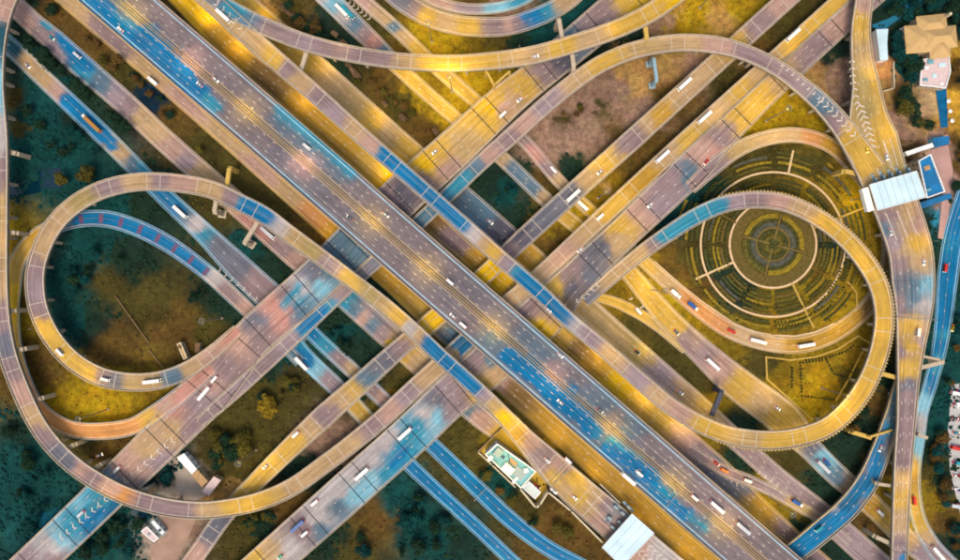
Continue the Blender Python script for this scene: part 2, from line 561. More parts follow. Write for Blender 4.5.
def road(name, kind, pts, seeds, label, cat='flyover', lanes=2, joints='ramp', edge='w', conc=None, piers=True, dashes=True,
         median=False, inset=1.5, warp=5, power=4, spans=None, pier_every=33, lines=True, dash=(2.2, 6.5), mtl=None, dz=0.0, obj_name=None):
    P = Path(pts)
    elev = kind == 'elevated'
    conc = conc or M_CONC
    mt = mtl or M_ROAD
    ml = {'w': M_LINE, 'c': M_LINEC, 'y': M_LINEY}[edge]
    ROADS[name] = P
    P.base = dz
    across = max(5, int(P.wd.mean() / 1.6))
    half = lambda sgn, k: (lambda wd: sgn * (wd / 2 - k))
    if elev:
        root = empty(obj_name or 'flyover', tuple(P.w[len(P.w) // 2]))
        tag(root, label, cat)
        root.location = (0, 0, 0)
        # deck spans between the joints
        cuts, s = [0.0], 0.0
        pat = {'ramp': (25, 9), 'dark': (33, 12), 'long': (46, 46)}[joints]
        k = 0
        while s + pat[k % 2] < P.L - 6:
            s += pat[k % 2]; k += 1
            cuts.append(s)
        cuts.append(P.L)
        for a, b in zip(cuts[:-1], cuts[1:]):
            strip('deck_span', P, a + .06, b - .06, half(-1, 0), half(1, 0), dz, [mt, M_UNDER], root, 1.8 if not mtl else 1.4, seeds, 1.3, across, warp, power)
        for a in cuts[1:-1]:
            if joints == 'dark':
                strip('expansion_joint', P, a - .3, a + .3, half(-1, .5), half(1, .5), dz + .05, M_JOINTD, root)
            elif joints == 'ramp':
                strip('expansion_joint', P, a - .2, a + .2, half(-1, .5), half(1, .5), dz + .05, M_JOINT, root)
        for sg in (-1, 1):
            a_, b_ = (half(sg, 0), half(sg, .45)) if sg < 0 else (half(sg, .45), half(sg, 0))
            strip('parapet', P, 0, P.L, a_, b_, dz + .95, conc, root, 3, None, .97)
        if joints != 'long':
            mb = MB()
            a = 6.0
            # soffit girder, one box under the middle of the deck
            g = strip('girder', P, 0, P.L, lambda wd: -wd * .27, lambda wd: wd * .27, dz - 1.32, M_UNDER, root, 4, None, 1.0)
        else:
            for fr in (-.3, 0, .3):
                strip('girder', P, 0, P.L, lambda wd, fr=fr: wd * (fr - .09), lambda wd, fr=fr: wd * (fr + .09), dz - 1.32, M_UNDER, root, 6, None, 1.3)
        # piers
        if piers:
            s = 10.0
            while s < P.L - 5:
                for ds in (0, 5, -5, 9, -9, 13, -13):
                    p, n, wd = P.at(np.array([s + ds]))
                    z = p[0, 2] + dz
                    if z < 3.6:
                        break
                    offs = [0] if wd[0] < 18 else [-wd[0] * .3, wd[0] * .3]
                    pos = [(p[0, 0] + n[0, 0] * o, p[0, 1] + n[0, 1] * o) for o in offs]
                    if any(occ(x / S + 480, 280 - y / S, 3) for x, y in pos):
                        continue
                    # do not pierce a deck underneath
                    bad = False
                    for x, y in pos:
                        for nm, Q in ROADS.items():
                            if Q is P or not getattr(Q, 'elev', False):
                                continue
                            d2 = (Q.w[:, 0] - x) ** 2 + (Q.w[:, 1] - y) ** 2
                            i = int(np.argmin(d2))
                            if d2[i] < (Q.wd[i] / 2 + 1.6) ** 2 and Q.w[i, 2] < z - 1.5:
                                bad = True
                    if bad:
                        continue
                    ang = math.atan2(n[0, 1], n[0, 0])
                    for (x, y), o in zip(pos, offs):
                        m = MB()
                        m.box(-1.5, 1.5, -.9, .9, -.5, z - 4.0)
                        cw = min(wd[0] * .36, 5) if len(offs) == 1 else 3.2
                        m.v += []
                        b0 = len(m.v)
                        m.v += [(-1.5, -.9, z - 4.0), (1.5, -.9, z - 4.0), (1.5, .9, z - 4.0), (-1.5, .9, z - 4.0),
                                (-cw, -1.05, z - 2.35), (cw, -1.05, z - 2.35), (cw, 1.05, z - 2.35), (-cw, 1.05, z - 2.35)]
                        for f in ((4, 5, 6, 7), (0, 1, 5, 4), (1, 2, 6, 5), (2, 3, 7, 6), (3, 0, 4, 7)):
                            m.f.append(tuple(b0 + i for i in f)); m.m.append(0)
                        o_ = m.build('pier', conc, root)
                        o_.location = (x, y, 0)
                        o_.rotation_euler = (0, 0, ang)
                    break
                s += pier_every * .7
        P.elev = True
        mark_occ(P, OCCD)
        z0 = dz
    else:
        root = strip(obj_name or 'road', P, 0, P.L, half(-1, 0), half(1, 0), dz, mt, None, 1.8, seeds, .5, across, warp, power)
        tag(root, label, cat, kind='structure')
        if P.wd.mean() > 4:
            for sg in (-1, 1):
                a_, b_ = (half(sg, -.4), half(sg, -.02)) if sg < 0 else (half(sg, -.02), half(sg, -.4))
                strip('kerb', P, 0, P.L, a_, b_, dz + .14, conc, root, 4, None, .6)
        mark_occ(P)
        P.elev = False
        z0 = dz
    P.base = z0
    if lines:
        lw = .55 if median else .34
        for sg in (-1, 1):
            a_ = half(sg, inset * .7 + lw); b_ = half(sg, inset * .7)
            if sg > 0:
                a_, b_ = (half(sg, inset * .7 + lw)), half(sg, inset * .7)
            else:
                a_, b_ = half(sg, inset * .7), half(sg, inset * .7 + lw)
            strip('edge_line', P, 0, P.L, a_, b_, z0 + .03, ml, root, 3)
    if dashes and lanes > 1:
        mb = MB()
        s = 3.0
        while s < P.L - 5:
            for L in range(1, lanes):
                if median and L == lanes // 2:
                    continue
                fr = L / lanes - .5
                p, n, wd = P.at(np.array([s + (L % 2) * 1.5, s + (L % 2) * 1.5 + dash[0] * (.8 if lanes < 3 else 1)]))
                u = wd - 2 * inset * .7
                for_z = p[:, 2] + z0 + .035
                hw = .15
                A = [(p[i, 0] + n[i, 0] * (u[i] * fr + h), p[i, 1] + n[i, 1] * (u[i] * fr + h), for_z[i]) for i, h in ((0, -hw), (1, -hw), (1, hw), (0, hw))]
                mb.quad(*A)
            s += dash[1] * (1 if median else 1.7)
        o = mb.build('lane_dashes', M_LINE, root)
        o['kind'] = 'stuff'
    P.root = root
    return P


# ---------------------------------------------------------------- the ground sheet
GSEEDS = [(40, 110, 'g_teal'), (20, 150, 'g_teal'), (70, 160, 'g_teal'), (110, 212, 'g_teal'), (90, 250, 'g_teal'), (60, 280, 'g_teal'), (110, 285, 'g_olive'),
          (75, 318, 'g_teal'), (130, 262, 'g_dark'), (150, 300, 'g_olive'), (180, 330, 'g_brown'), (205, 330, 'g_olive'), (110, 345, 'g_brown'), (90, 320, 'g_dark'), (225, 305, 'g_dark'),
          (20, 130, 'g_olive', .5), (12, 100, 'g_olive', .6), (40, 100, 'g_teal'), (85, 110, 'g_dark'), (70, 90, 'g_dark'), (20, 22, 'g_dark'), (30, 45, 'g_dark'),
          (65, 12, 'g_brown'), (95, 45, 'g_brown'), (120, 75, 'g_olive'), (150, 100, 'g_water', .9), (180, 118, 'g_brown'), (205, 150, 'g_olive'),
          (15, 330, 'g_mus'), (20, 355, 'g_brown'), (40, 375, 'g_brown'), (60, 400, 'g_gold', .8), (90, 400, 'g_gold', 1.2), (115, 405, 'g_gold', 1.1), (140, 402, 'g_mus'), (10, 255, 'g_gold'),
          (80, 448, 'g_olive'), (110, 450, 'g_brown'), (130, 440, 'g_brown'), (30, 450, 'g_teal'), (10, 480, 'g_teal'), (50, 480, 'g_teal'), (25, 440, 'g_dark', .7), (40, 520, 'g_blue', .5), (30, 500, 'g_teal'),
          (110, 540, 'g_teal'), (90, 520, 'g_teal'), (160, 540, 'g_pale', .6), (175, 525, 'g_pale', .9), (150, 510, 'g_blue', .5), (190, 530, 'g_dirt', .6), (170, 465, 'g_teal'), (190, 470, 'g_pale', .7), (183, 480, 'g_pale', .9),
          (215, 450, 'g_olive'), (232, 440, 'g_olive'), (235, 470, 'g_olive'), (260, 400, 'g_olive'), (290, 385, 'g_olive'), (255, 425, 'g_olive'), (215, 490, 'g_dirt2', .6), (236, 488, 'g_dirt2', .6),
          (265, 505, 'g_dirt2', .5), (260, 525, 'g_dark'), (290, 510, 'g_brown'), (320, 440, 'g_dirt', .8), (340, 440, 'g_dirt', .5), (300, 470, 'g_dark'), (240, 540, 'g_olive'),
          (330, 540, 'g_dark'), (350, 550, 'g_olive'), (380, 520, 'g_brown'), (420, 530, 'g_teal'), (400, 500, 'g_teal'), (440, 540, 'g_teal'), (460, 445, 'g_olive'), (470, 470, 'g_olive'),
          (520, 505, 'g_olive'), (550, 525, 'g_brown'), (575, 540, 'g_brown'), (500, 480, 'g_teal'), (495, 445, 'g_gold', .6), (510, 450, 'ochre', .6), (525, 462, 'ochre', .6), (448, 540, 'g_dark'),
          (335, 320, 'g_dark'), (350, 350, 'g_dark'), (340, 335, 'g_teal'), (368, 370, 'g_dark'), (395, 385, 'g_olive'), (400, 400, 'g_mus'), (280, 350, 'g_teal'), (265, 365, 'g_dark'),
          (250, 180, 'g_olive'), (270, 200, 'g_olive'), (310, 225, 'g_brown'), (250, 250, 'g_teal', .6), (275, 260, 'g_dark'), (150, 205, 'g_dark'), (225, 190, 'g_olive'), (370, 265, 'g_dark'),
          (300, 20, 'g_brown'), (260, 15, 'g_dirt2'), (275, 25, 'g_dirt2'), (320, 25, 'g_dark'), (345, 45, 'g_dark'), (290, 10, 'g_olive'), (355, 75, 'g_olive'), (380, 85, 'g_brown'), (400, 105, 'g_olive'), (425, 128, 'g_brown'),
          (345, 70, 'g_dark'), (375, 30, 'g_olive'), (395, 60, 'g_brown'), (350, 5, 'g_olive'), (365, 20, 'g_olive'),
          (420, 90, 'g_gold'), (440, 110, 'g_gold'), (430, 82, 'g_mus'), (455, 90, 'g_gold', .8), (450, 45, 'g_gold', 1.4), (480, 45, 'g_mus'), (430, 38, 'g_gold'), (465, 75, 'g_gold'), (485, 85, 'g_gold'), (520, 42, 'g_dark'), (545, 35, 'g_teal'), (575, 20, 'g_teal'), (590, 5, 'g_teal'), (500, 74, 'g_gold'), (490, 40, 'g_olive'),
          (545, 68, 'g_dark'), (590, 50, 'g_dark'), (640, 35, 'g_dark'), (610, 8, 'g_gold', .8),
          (480, 8, 'g_brown'), (500, 2, 'g_dirt'),
          (560, 110, 'g_dirt'), (590, 95, 'g_dirt'), (615, 85, 'g_dirt'), (625, 70, 'g_dirt2'), (640, 80, 'g_dirt2'), (660, 75, 'g_dirt2'), (575, 130, 'g_dirt'), (545, 130, 'g_dirt'), (548, 150, 'g_dirt'), (580, 140, 'g_dirt'), (565, 121, 'g_olive', .6), (617, 87, 'g_blue', .35), (602, 110, 'g_olive', .5),
          (700, 15, 'g_gold'), (720, 20, 'g_dirt2'), (740, 5, 'g_gold'), (680, 30, 'g_gold'), (665, 25, 'g_dirt', .8), (650, 30, 'g_dirt', .8),
          (700, 70, 'g_dirt'), (675, 95, 'g_brown'), (645, 115, 'g_dirt'), (720, 80, 'g_olive'), (760, 50, 'g_brown'), (800, 15, 'g_olive'), (780, 30, 'g_olive'), (625, 150, 'g_brown'), (650, 140, 'g_brown'), (610, 175, 'g_mus'), (635, 165, 'g_brown'), (590, 195, 'g_mus'), (600, 185, 'g_dirt2', .6), (565, 215, 'g_gold'), (550, 240, 'g_brown'), (545, 230, 'g_mus'),
          (490, 180, 'g_dark'), (510, 190, 'g_teal'), (520, 180, 'g_dark'), (540, 185, 'g_brown'), (520, 215, 'g_dark'), (575, 165, 'g_dark', .8), (570, 175, 'g_dark'),
          (700, 165, 'g_dark'), (690, 190, 'g_teal'), (665, 220, 'g_teal'), (740, 170, 'g_olive'), (715, 190, 'g_dark'),
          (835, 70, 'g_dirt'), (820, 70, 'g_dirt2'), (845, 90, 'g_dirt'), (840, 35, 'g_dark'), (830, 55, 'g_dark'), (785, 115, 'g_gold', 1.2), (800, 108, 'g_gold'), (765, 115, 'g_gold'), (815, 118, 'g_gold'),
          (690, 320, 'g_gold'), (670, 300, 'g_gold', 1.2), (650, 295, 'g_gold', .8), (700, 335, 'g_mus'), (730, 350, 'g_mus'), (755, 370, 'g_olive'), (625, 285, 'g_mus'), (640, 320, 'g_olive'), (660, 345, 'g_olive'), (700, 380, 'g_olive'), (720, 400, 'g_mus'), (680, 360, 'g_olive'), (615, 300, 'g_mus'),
          (655, 255, 'g_mus'), (675, 270, 'g_brown'), (660, 250, 'g_brown'),
          (773, 245, 'g_mus', 1.6), (740, 245, 'g_brown'), (800, 260, 'g_brown'), (720, 235, 'g_olive'), (700, 250, 'g_olive'), (715, 270, 'g_dark'), (700, 285, 'g_brown'), (740, 290, 'g_dark'), (735, 220, 'g_olive'), (770, 305, 'g_mus'), (810, 300, 'g_mus'), (835, 300, 'g_gold', .9), (840, 280, 'g_mus'), (810, 220, 'g_olive'), (835, 250, 'g_dark'),
          (775, 160, 'g_olive'), (810, 165, 'g_olive'), (840, 190, 'g_mus'), (855, 190, 'g_gold', 1.2), (865, 215, 'g_gold', 1.2), (870, 240, 'g_mus'), (740, 185, 'g_olive'), (800, 190, 'g_mus'), (885, 245, 'g_mus'),
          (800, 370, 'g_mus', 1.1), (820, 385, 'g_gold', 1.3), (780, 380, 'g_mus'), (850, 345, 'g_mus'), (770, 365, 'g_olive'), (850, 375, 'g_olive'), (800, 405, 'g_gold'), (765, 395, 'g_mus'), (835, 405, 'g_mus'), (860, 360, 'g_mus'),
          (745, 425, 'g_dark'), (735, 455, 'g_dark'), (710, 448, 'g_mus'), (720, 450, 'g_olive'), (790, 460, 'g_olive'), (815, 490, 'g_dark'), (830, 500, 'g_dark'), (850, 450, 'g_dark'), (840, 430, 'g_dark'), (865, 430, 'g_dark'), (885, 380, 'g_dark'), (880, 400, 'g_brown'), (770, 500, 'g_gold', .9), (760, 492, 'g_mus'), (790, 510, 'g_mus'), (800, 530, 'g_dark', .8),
          (890, 460, 'g_brown'), (885, 490, 'g_mus'), (875, 525, 'g_brown'), (860, 550, 'g_dark'), (835, 555, 'g_dark'), (905, 480, 'g_gold'), (912, 530, 'g_gold', .8), (895, 540, 'g_olive'), (930, 300, 'g_teal'), (935, 340, 'g_teal'), (928, 255, 'g_dark'), (925, 235, 'g_teal'),
          (930, 225, 'g_dark'), (940, 400, 'g_teal'), (935, 430, 'g_teal'), (945, 430, 'g_teal'), (950, 350, 'g_teal'), (958, 330, 'g_teal'), (930, 470, 'g_olive'), (932, 500, 'g_mus'), (945, 480, 'g_dark'), (940, 520, 'g_brown'), (950, 540, 'g_dark'), (925, 450, 'g_dark'), (935, 515, 'g_mus'),
          (890, 20, 'g_dark'), (900, 55, 'g_dark'), (900, 70, 'g_teal'), (950, 20, 'g_dark'), (900, 5, 'g_teal'), (955, 80, 'g_brown'), (885, 75, 'orange', 1), (883, 68, 'orange', .9), (888, 85, 'g_dirt2'), (880, 55, 'rose', .5),
          (885, 105, 'g_dirt2'), (895, 120, 'g_dirt'), (905, 92, 'g_brown', .6), (925, 100, 'tan', 1), (920, 115, 'tan', 1), (930, 122, 'ochre', .7), (953, 100, 'ochre', 1), (955, 120, 'ochre', 1), (905, 135, 'g_dirt'), (940, 145, 'pink', .8), (948, 165, 'pink', 1), (950, 180, 'pink', .9), (955, 60, 'ochre', .7), (958, 140, 'g_brown'), (958, 170, 'g_brown'), (958, 200, 'g_dark'), (870, 160, 'g_dirt2'),
          (905, 145, 'g_brown'), (940, 215, 'teal', .6), (945, 202, 'pink', .6), (938, 225, 'teal', .5)]


def ground():
    xs = np.concatenate([np.arange(-2400, -100, 100), np.arange(-100, 1061, 3.0), np.arange(1100, 3400, 100)])
    ys = np.concatenate([np.arange(-2400, -80, 100), np.arange(-80, 641, 3.0), np.arange(700, 3100, 100)])
    X, Y = np.meshgrid(xs, ys)
    px = np.stack([X.ravel(), Y.ravel()], 1)
    pc = np.clip(px, (-60, -60), (1020, 620))
    col = np.concatenate([tone(pc[i:i + 8000], GSEEDS, 5, 7) for i in range(0, len(pc), 8000)])
    bump = (vnoise(px * .05, 9) - .5) * .5 + (vnoise(px * .2, 11) - .5) * .25
    V = np.stack([(px[:, 0] - 480) * S, (280 - px[:, 1]) * S, bump * .5 - .35], 1)
    ny, nx = X.shape
    idx = np.arange(ny * nx).reshape(ny, nx)
    F = np.stack([idx[:-1, :-1], idx[1:, :-1], idx[1:, 1:], idx[:-1, 1:]], -1).reshape(-1, 4)
    me = bpy.data.meshes.new('ground')
    me.from_pydata(V.tolist(), [], F.tolist())
    me.materials.append(M_GROUND)
    a = me.attributes.new('tone', 'FLOAT_COLOR', 'POINT')
    a.data.foreach_set('color', np.concatenate([col, np.ones((len(col), 1))], 1).ravel())
    me.polygons.foreach_set('use_smooth', [True] * len(F))
    o = link(bpy.data.objects.new('ground', me))
    tag(o, 'grass, bare soil and verges tinted golden as lamp glow under the interchange', kind='structure')


ground()


# ---------------------------------------------------------------- surface roads
def z_(pts, z=0):
    return [(p[0], p[1], p[2], p[3] if len(p) > 3 else z) for p in pts]


G0 = 'surface'
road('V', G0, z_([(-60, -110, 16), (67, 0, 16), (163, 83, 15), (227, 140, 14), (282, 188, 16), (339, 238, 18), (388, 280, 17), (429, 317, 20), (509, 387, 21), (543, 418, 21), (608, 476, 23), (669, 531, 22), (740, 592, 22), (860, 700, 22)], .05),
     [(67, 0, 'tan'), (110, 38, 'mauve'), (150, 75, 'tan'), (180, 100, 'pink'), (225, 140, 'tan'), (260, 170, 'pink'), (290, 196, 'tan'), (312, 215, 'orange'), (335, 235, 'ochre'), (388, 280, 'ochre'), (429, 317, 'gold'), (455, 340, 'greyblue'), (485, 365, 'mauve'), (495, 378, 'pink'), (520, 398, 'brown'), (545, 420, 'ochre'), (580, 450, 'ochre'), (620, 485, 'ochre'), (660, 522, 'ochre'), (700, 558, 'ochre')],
     'tan and ochre service road along the lower left side of the main highway', 'road', lanes=3, edge='y', conc=M_CONCG)  # gold and ochre seeds: lamp glow painted into the asphalt
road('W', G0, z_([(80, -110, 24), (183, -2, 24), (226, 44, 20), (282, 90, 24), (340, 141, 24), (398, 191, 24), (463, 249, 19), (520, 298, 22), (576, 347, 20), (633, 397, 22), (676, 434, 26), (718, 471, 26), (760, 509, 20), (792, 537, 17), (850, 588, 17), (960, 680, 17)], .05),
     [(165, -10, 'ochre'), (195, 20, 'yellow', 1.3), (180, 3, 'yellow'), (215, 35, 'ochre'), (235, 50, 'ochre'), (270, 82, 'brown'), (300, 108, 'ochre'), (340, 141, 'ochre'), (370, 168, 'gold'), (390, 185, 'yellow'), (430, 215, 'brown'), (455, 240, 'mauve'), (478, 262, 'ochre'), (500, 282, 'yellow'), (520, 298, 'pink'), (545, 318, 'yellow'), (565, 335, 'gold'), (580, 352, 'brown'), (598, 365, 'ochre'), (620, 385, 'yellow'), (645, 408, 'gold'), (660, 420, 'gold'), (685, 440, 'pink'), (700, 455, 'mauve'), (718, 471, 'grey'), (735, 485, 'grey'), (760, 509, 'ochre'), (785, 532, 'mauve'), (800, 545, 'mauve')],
     'golden service road between the main highway and the flyover with blue sections', 'road', lanes=4, edge='y', conc=M_CONCG)  # yellow and gold stretches hold sodium light in the surface colour
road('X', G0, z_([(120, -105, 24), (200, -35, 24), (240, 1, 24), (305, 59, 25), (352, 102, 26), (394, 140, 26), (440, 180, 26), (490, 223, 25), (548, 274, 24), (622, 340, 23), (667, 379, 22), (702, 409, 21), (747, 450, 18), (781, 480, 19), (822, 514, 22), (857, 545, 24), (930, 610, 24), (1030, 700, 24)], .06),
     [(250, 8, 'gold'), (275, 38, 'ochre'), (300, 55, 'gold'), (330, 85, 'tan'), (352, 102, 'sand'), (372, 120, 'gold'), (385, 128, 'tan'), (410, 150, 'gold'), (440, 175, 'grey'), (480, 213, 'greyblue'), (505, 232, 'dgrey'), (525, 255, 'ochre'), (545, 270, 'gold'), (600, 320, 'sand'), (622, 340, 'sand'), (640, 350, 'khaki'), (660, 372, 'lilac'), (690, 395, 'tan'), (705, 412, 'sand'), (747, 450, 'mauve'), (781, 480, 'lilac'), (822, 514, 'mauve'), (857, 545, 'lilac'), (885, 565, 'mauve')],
     'wide sandy surface road from the upper left, under the flyovers, to the lower right', 'road', lanes=3, edge='w')  # golden seeds here tint the asphalt as if lamp-lit
road('Y', G0, z_([(230, -90, 20), (328, -2, 20), (352, 22, 19), (379, 48, 17), (402, 71, 14), (455, 118, 13), (505, 161, 14), (548, 202, 14), (593, 240, 15), (622, 265, 16), (642, 288, 18), (671, 322, 22), (702, 352, 25), (738, 384, 32), (785, 420, 34), (811, 449, 22), (837, 475, 21), (872, 505, 21), (902, 535, 20), (940, 566, 20), (1020, 630, 20)], .07),
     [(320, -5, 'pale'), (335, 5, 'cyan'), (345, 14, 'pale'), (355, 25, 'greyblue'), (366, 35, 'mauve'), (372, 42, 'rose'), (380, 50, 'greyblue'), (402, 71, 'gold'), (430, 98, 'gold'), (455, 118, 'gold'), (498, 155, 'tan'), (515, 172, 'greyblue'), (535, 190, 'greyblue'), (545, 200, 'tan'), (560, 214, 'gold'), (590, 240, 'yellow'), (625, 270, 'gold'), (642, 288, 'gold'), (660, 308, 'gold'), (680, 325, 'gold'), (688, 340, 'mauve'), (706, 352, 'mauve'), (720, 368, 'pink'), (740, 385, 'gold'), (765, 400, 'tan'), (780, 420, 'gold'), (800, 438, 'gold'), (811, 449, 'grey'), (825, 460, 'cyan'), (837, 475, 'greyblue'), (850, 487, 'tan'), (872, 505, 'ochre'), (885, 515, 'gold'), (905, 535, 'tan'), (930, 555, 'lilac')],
     'surface road with pale and red streaks at the top edge that widens inside the right loop', 'road', lanes=3, edge='w', warp=3)
road('Z', G0, z_([(270, -85, 13), (363, 0, 13), (395, 28, 13), (420, 52, 13), (442, 72, 14), (472, 98, 13), (525, 142, 12), (558, 180, 12), (600, 220, 12), (645, 262, 12), (675, 289, 14), (700, 310, 15), (728, 329, 16), (760, 341, 16), (795, 345, 16), (825, 338, 16), (850, 323, 16), (870, 304, 15), (886, 275, 14), (889, 235, 14), (878, 200, 14), (862, 178, 14, .3), (848, 161, 14, 1.2), (833, 147, 14, 3), (813, 138, 14, 4.6), (788, 135, 14, 6), (760, 140, 14, 7), (735, 151, 15, 7.03), (712, 168, 16, 7.03), (690, 188, 13, 7.03)], .08),
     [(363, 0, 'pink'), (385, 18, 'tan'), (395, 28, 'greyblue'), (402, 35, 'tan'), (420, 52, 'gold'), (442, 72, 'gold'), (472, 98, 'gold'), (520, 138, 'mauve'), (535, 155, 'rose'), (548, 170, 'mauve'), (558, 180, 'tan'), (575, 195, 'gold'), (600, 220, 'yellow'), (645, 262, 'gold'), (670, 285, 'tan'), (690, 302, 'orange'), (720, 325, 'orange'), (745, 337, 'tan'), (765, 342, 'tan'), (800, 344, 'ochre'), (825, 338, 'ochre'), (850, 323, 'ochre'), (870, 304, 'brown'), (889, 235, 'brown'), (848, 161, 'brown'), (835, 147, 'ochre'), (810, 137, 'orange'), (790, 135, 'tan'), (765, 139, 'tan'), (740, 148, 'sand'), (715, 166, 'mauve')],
     'narrow road with an orange stretch that bends round the circular garden and climbs back to the viaduct', 'road', lanes=2, edge='w', warp=3)
road('H', G0, z_([(-120, -60, 17), (5, 42, 17), (43, 78, 17), (104, 136, 18), (160, 192, 17), (205, 234, 20), (235, 264, 26), (258, 286, 28), (283, 310, 30), (305, 341, 32)], .05),
     ([(0, 38, 'dteal'), (12, 48, 'dteal'), (28, 62, 'tan'), (45, 78, 'tan'), (55, 95, 'pink'), (62, 100, 'deep', .9), (75, 108, 'blue'), (100, 135, 'blue'), (112, 146, 'sand'), (122, 152, 'tan'), (132, 163, 'greyblue'), (145, 175, 'teal'), (160, 192, 'deep'), (175, 205, 'deep'), (185, 212, 'greyblue'), (197, 225, 'pale'), (205, 234, 'teal'), (218, 245, 'grey'), (235, 262, 'grey'), (258, 286, 'mauve'), (300, 335, 'greyblue')],
      [([(66, 102), (90, 122), (112, 144)], 7, 5, 'blue'), ([(155, 188), (180, 210)], 6, 5, 'blue')]),
     'surface road from the left edge with blue and tan stretches, joined by the blue ramp', 'road', lanes=2, edge='c', conc=M_CONCC, warp=4)
road('Ha', G0, z_([(286, 325, 16), (298, 349, 18), (340, 391, 17), (375, 428, 16), (408, 463, 14), (444, 497, 13), (480, 530, 13), (507, 556, 13), (560, 605, 13), (640, 680, 13)], .08),
     ([(298, 345, 'teal'), (305, 355, 'blue', .8), (315, 368, 'cyan'), (330, 382, 'lilac'), (345, 395, 'tan'), (355, 405, 'gold'), (370, 420, 'gold'), (390, 440, 'mauve'), (405, 460, 'greyblue'), (415, 470, 'blue'), (450, 500, 'teal'), (480, 530, 'blue'), (505, 556, 'teal')],
      [([(412, 466), (512, 556)], 7, 5, 'blue'), ([(296, 352), (308, 362)], 6, 6, 'blue')]),
     'lower of two parallel blue surface roads leaving at the bottom edge', 'road', lanes=2, edge='c', conc=M_CONCC, warp=3)
road('Hb', G0, z_([(300, 318, 14), (313, 334, 14), (356, 374, 15), (392, 408, 15), (431, 444, 15), (480, 491, 16), (511, 520, 16), (548, 548, 15), (585, 568, 15), (680, 620, 15)], .09),
     ([(313, 334, 'blue'), (325, 345, 'teal'), (340, 360, 'mauve'), (352, 371, 'tan'), (370, 388, 'mauve'), (385, 402, 'pink'), (400, 415, 'gold'), (415, 430, 'gold'), (431, 444, 'deep'), (455, 467, 'blue'), (480, 491, 'blue'), (511, 520, 'blue'), (530, 537, 'teal'), (550, 550, 'blue')],
      [([(428, 442), (480, 491), (511, 520), (560, 556)], 8, 5, 'blue')]),
     'upper of two parallel blue surface roads curving away at the bottom edge', 'road', lanes=2, edge='c', conc=M_CONCC, warp=3)
road('I', G0, z_([(-110, -100, 20), (0, -8, 20), (32, 22, 20), (58, 44, 22), (82, 66, 23), (111, 91, 22), (130, 108, 22), (163, 139, 22), (200, 172, 22), (262, 226, 23), (303, 262, 24), (340, 292, 24), (366, 315, 24), (400, 346, 23), (440, 382, 22), (482, 419, 20), (510, 442, 14)], .1),
     ([(5, -3, 'mauve'), (25, 15, 'pink'), (35, 10, 'lilac'), (45, 32, 'mauve', .8), (48, 25, 'teal', .5), (42, 42, 'mauve'), (62, 38, 'mauve'), (58, 52, 'lilac'), (66, 44, 'blue', .8), (75, 55, 'deep'), (82, 62, 'blue'), (84, 72, 'teal'), (95, 75, 'greyblue'), (100, 88, 'greyblue'), (115, 98, 'lilac'), (130, 108, 'mauve'), (142, 115, 'tan'), (155, 130, 'tan'), (175, 150, 'pink'), (185, 160, 'lilac'), (200, 172, 'tan'), (215, 185, 'tan'), (262, 228, 'rose'), (285, 245, 'mauve'), (300, 262, 'pink'), (345, 300, 'teal'), (352, 310, 'greyblue'), (362, 318, 'pink'), (370, 325, 'greyblue'), (382, 335, 'mauve'), (390, 342, 'yellow', .5), (405, 355, 'gold'), (415, 365, 'tan'), (450, 392, 'mauve'), (470, 410, 'greyblue'), (480, 418, 'pink'), (500, 435, 'gold')],
      [([(62, 38), (72, 52), (86, 66)], 7, 5, 'blue'), ([(42, 22), (50, 28)], 3, 4, 'teal')]),
     'surface road from the upper left corner with a ragged blue patch beside two tree strips', 'road', lanes=3, edge='w', warp=4)
road('Wr', G0, z_([(690, 449, 9), (705, 459, 10), (725, 471, 11), (750, 481, 11), (776, 493, 10), (800, 507, 10), (826, 522, 9), (850, 543, 8)], .14),
     [(700, 455, 'mauve'), (725, 471, 'pink'), (750, 481, 'mauve'), (776, 493, 'lilac'), (800, 507, 'sand'), (826, 522, 'lilac')],
     'short slip road crossing from the golden service road to the wide surface road', 'road', lanes=1, edge='w')
road('Xr', G0, z_([(596, 297, 8), (612, 301, 9), (632, 310, 10), (652, 322, 10), (668, 336, 7), (684, 352, 3)], .15),
     [(600, 300, 'gold'), (632, 310, 'gold'), (672, 338, 'sand')],
     'short golden slip road joining the widening road beside the triangular grass verge', 'road', lanes=1, edge='y')
road('Q', G0, z_([(1010, 60, 18), (978, 160, 18), (955, 232, 20), (948, 275, 20), (943, 325, 16), (938, 355, 14), (930, 385, 13), (922, 412, 12), (918, 440, 13), (914, 468, 13), (914, 492, 13), (919, 520, 14), (932, 545, 16), (952, 568, 18), (1000, 620, 18)], .06),
     ([(960, 210, 'blue'), (948, 250, 'blue'), (950, 275, 'blue'), (944, 310, 'blue'), (938, 320, 'blue'), (948, 335, 'teal'), (943, 348, 'blue'), (940, 365, 'teal'), (933, 380, 'blue'), (925, 400, 'cyan'), (920, 425, 'pale'), (919, 445, 'cyan'), (915, 465, 'gold'), (914, 480, 'ochre'), (915, 500, 'gold'), (920, 520, 'gold'), (928, 538, 'tan'), (940, 552, 'lilac'), (950, 565, 'mauve')],
      [([(975, 160), (950, 240), (948, 290), (943, 320)], 9, 4, 'blue')]),
     'blue surface road down the right edge turning golden near the bottom', 'road', lanes=2, edge='c', conc=M_CONCC, warp=4)
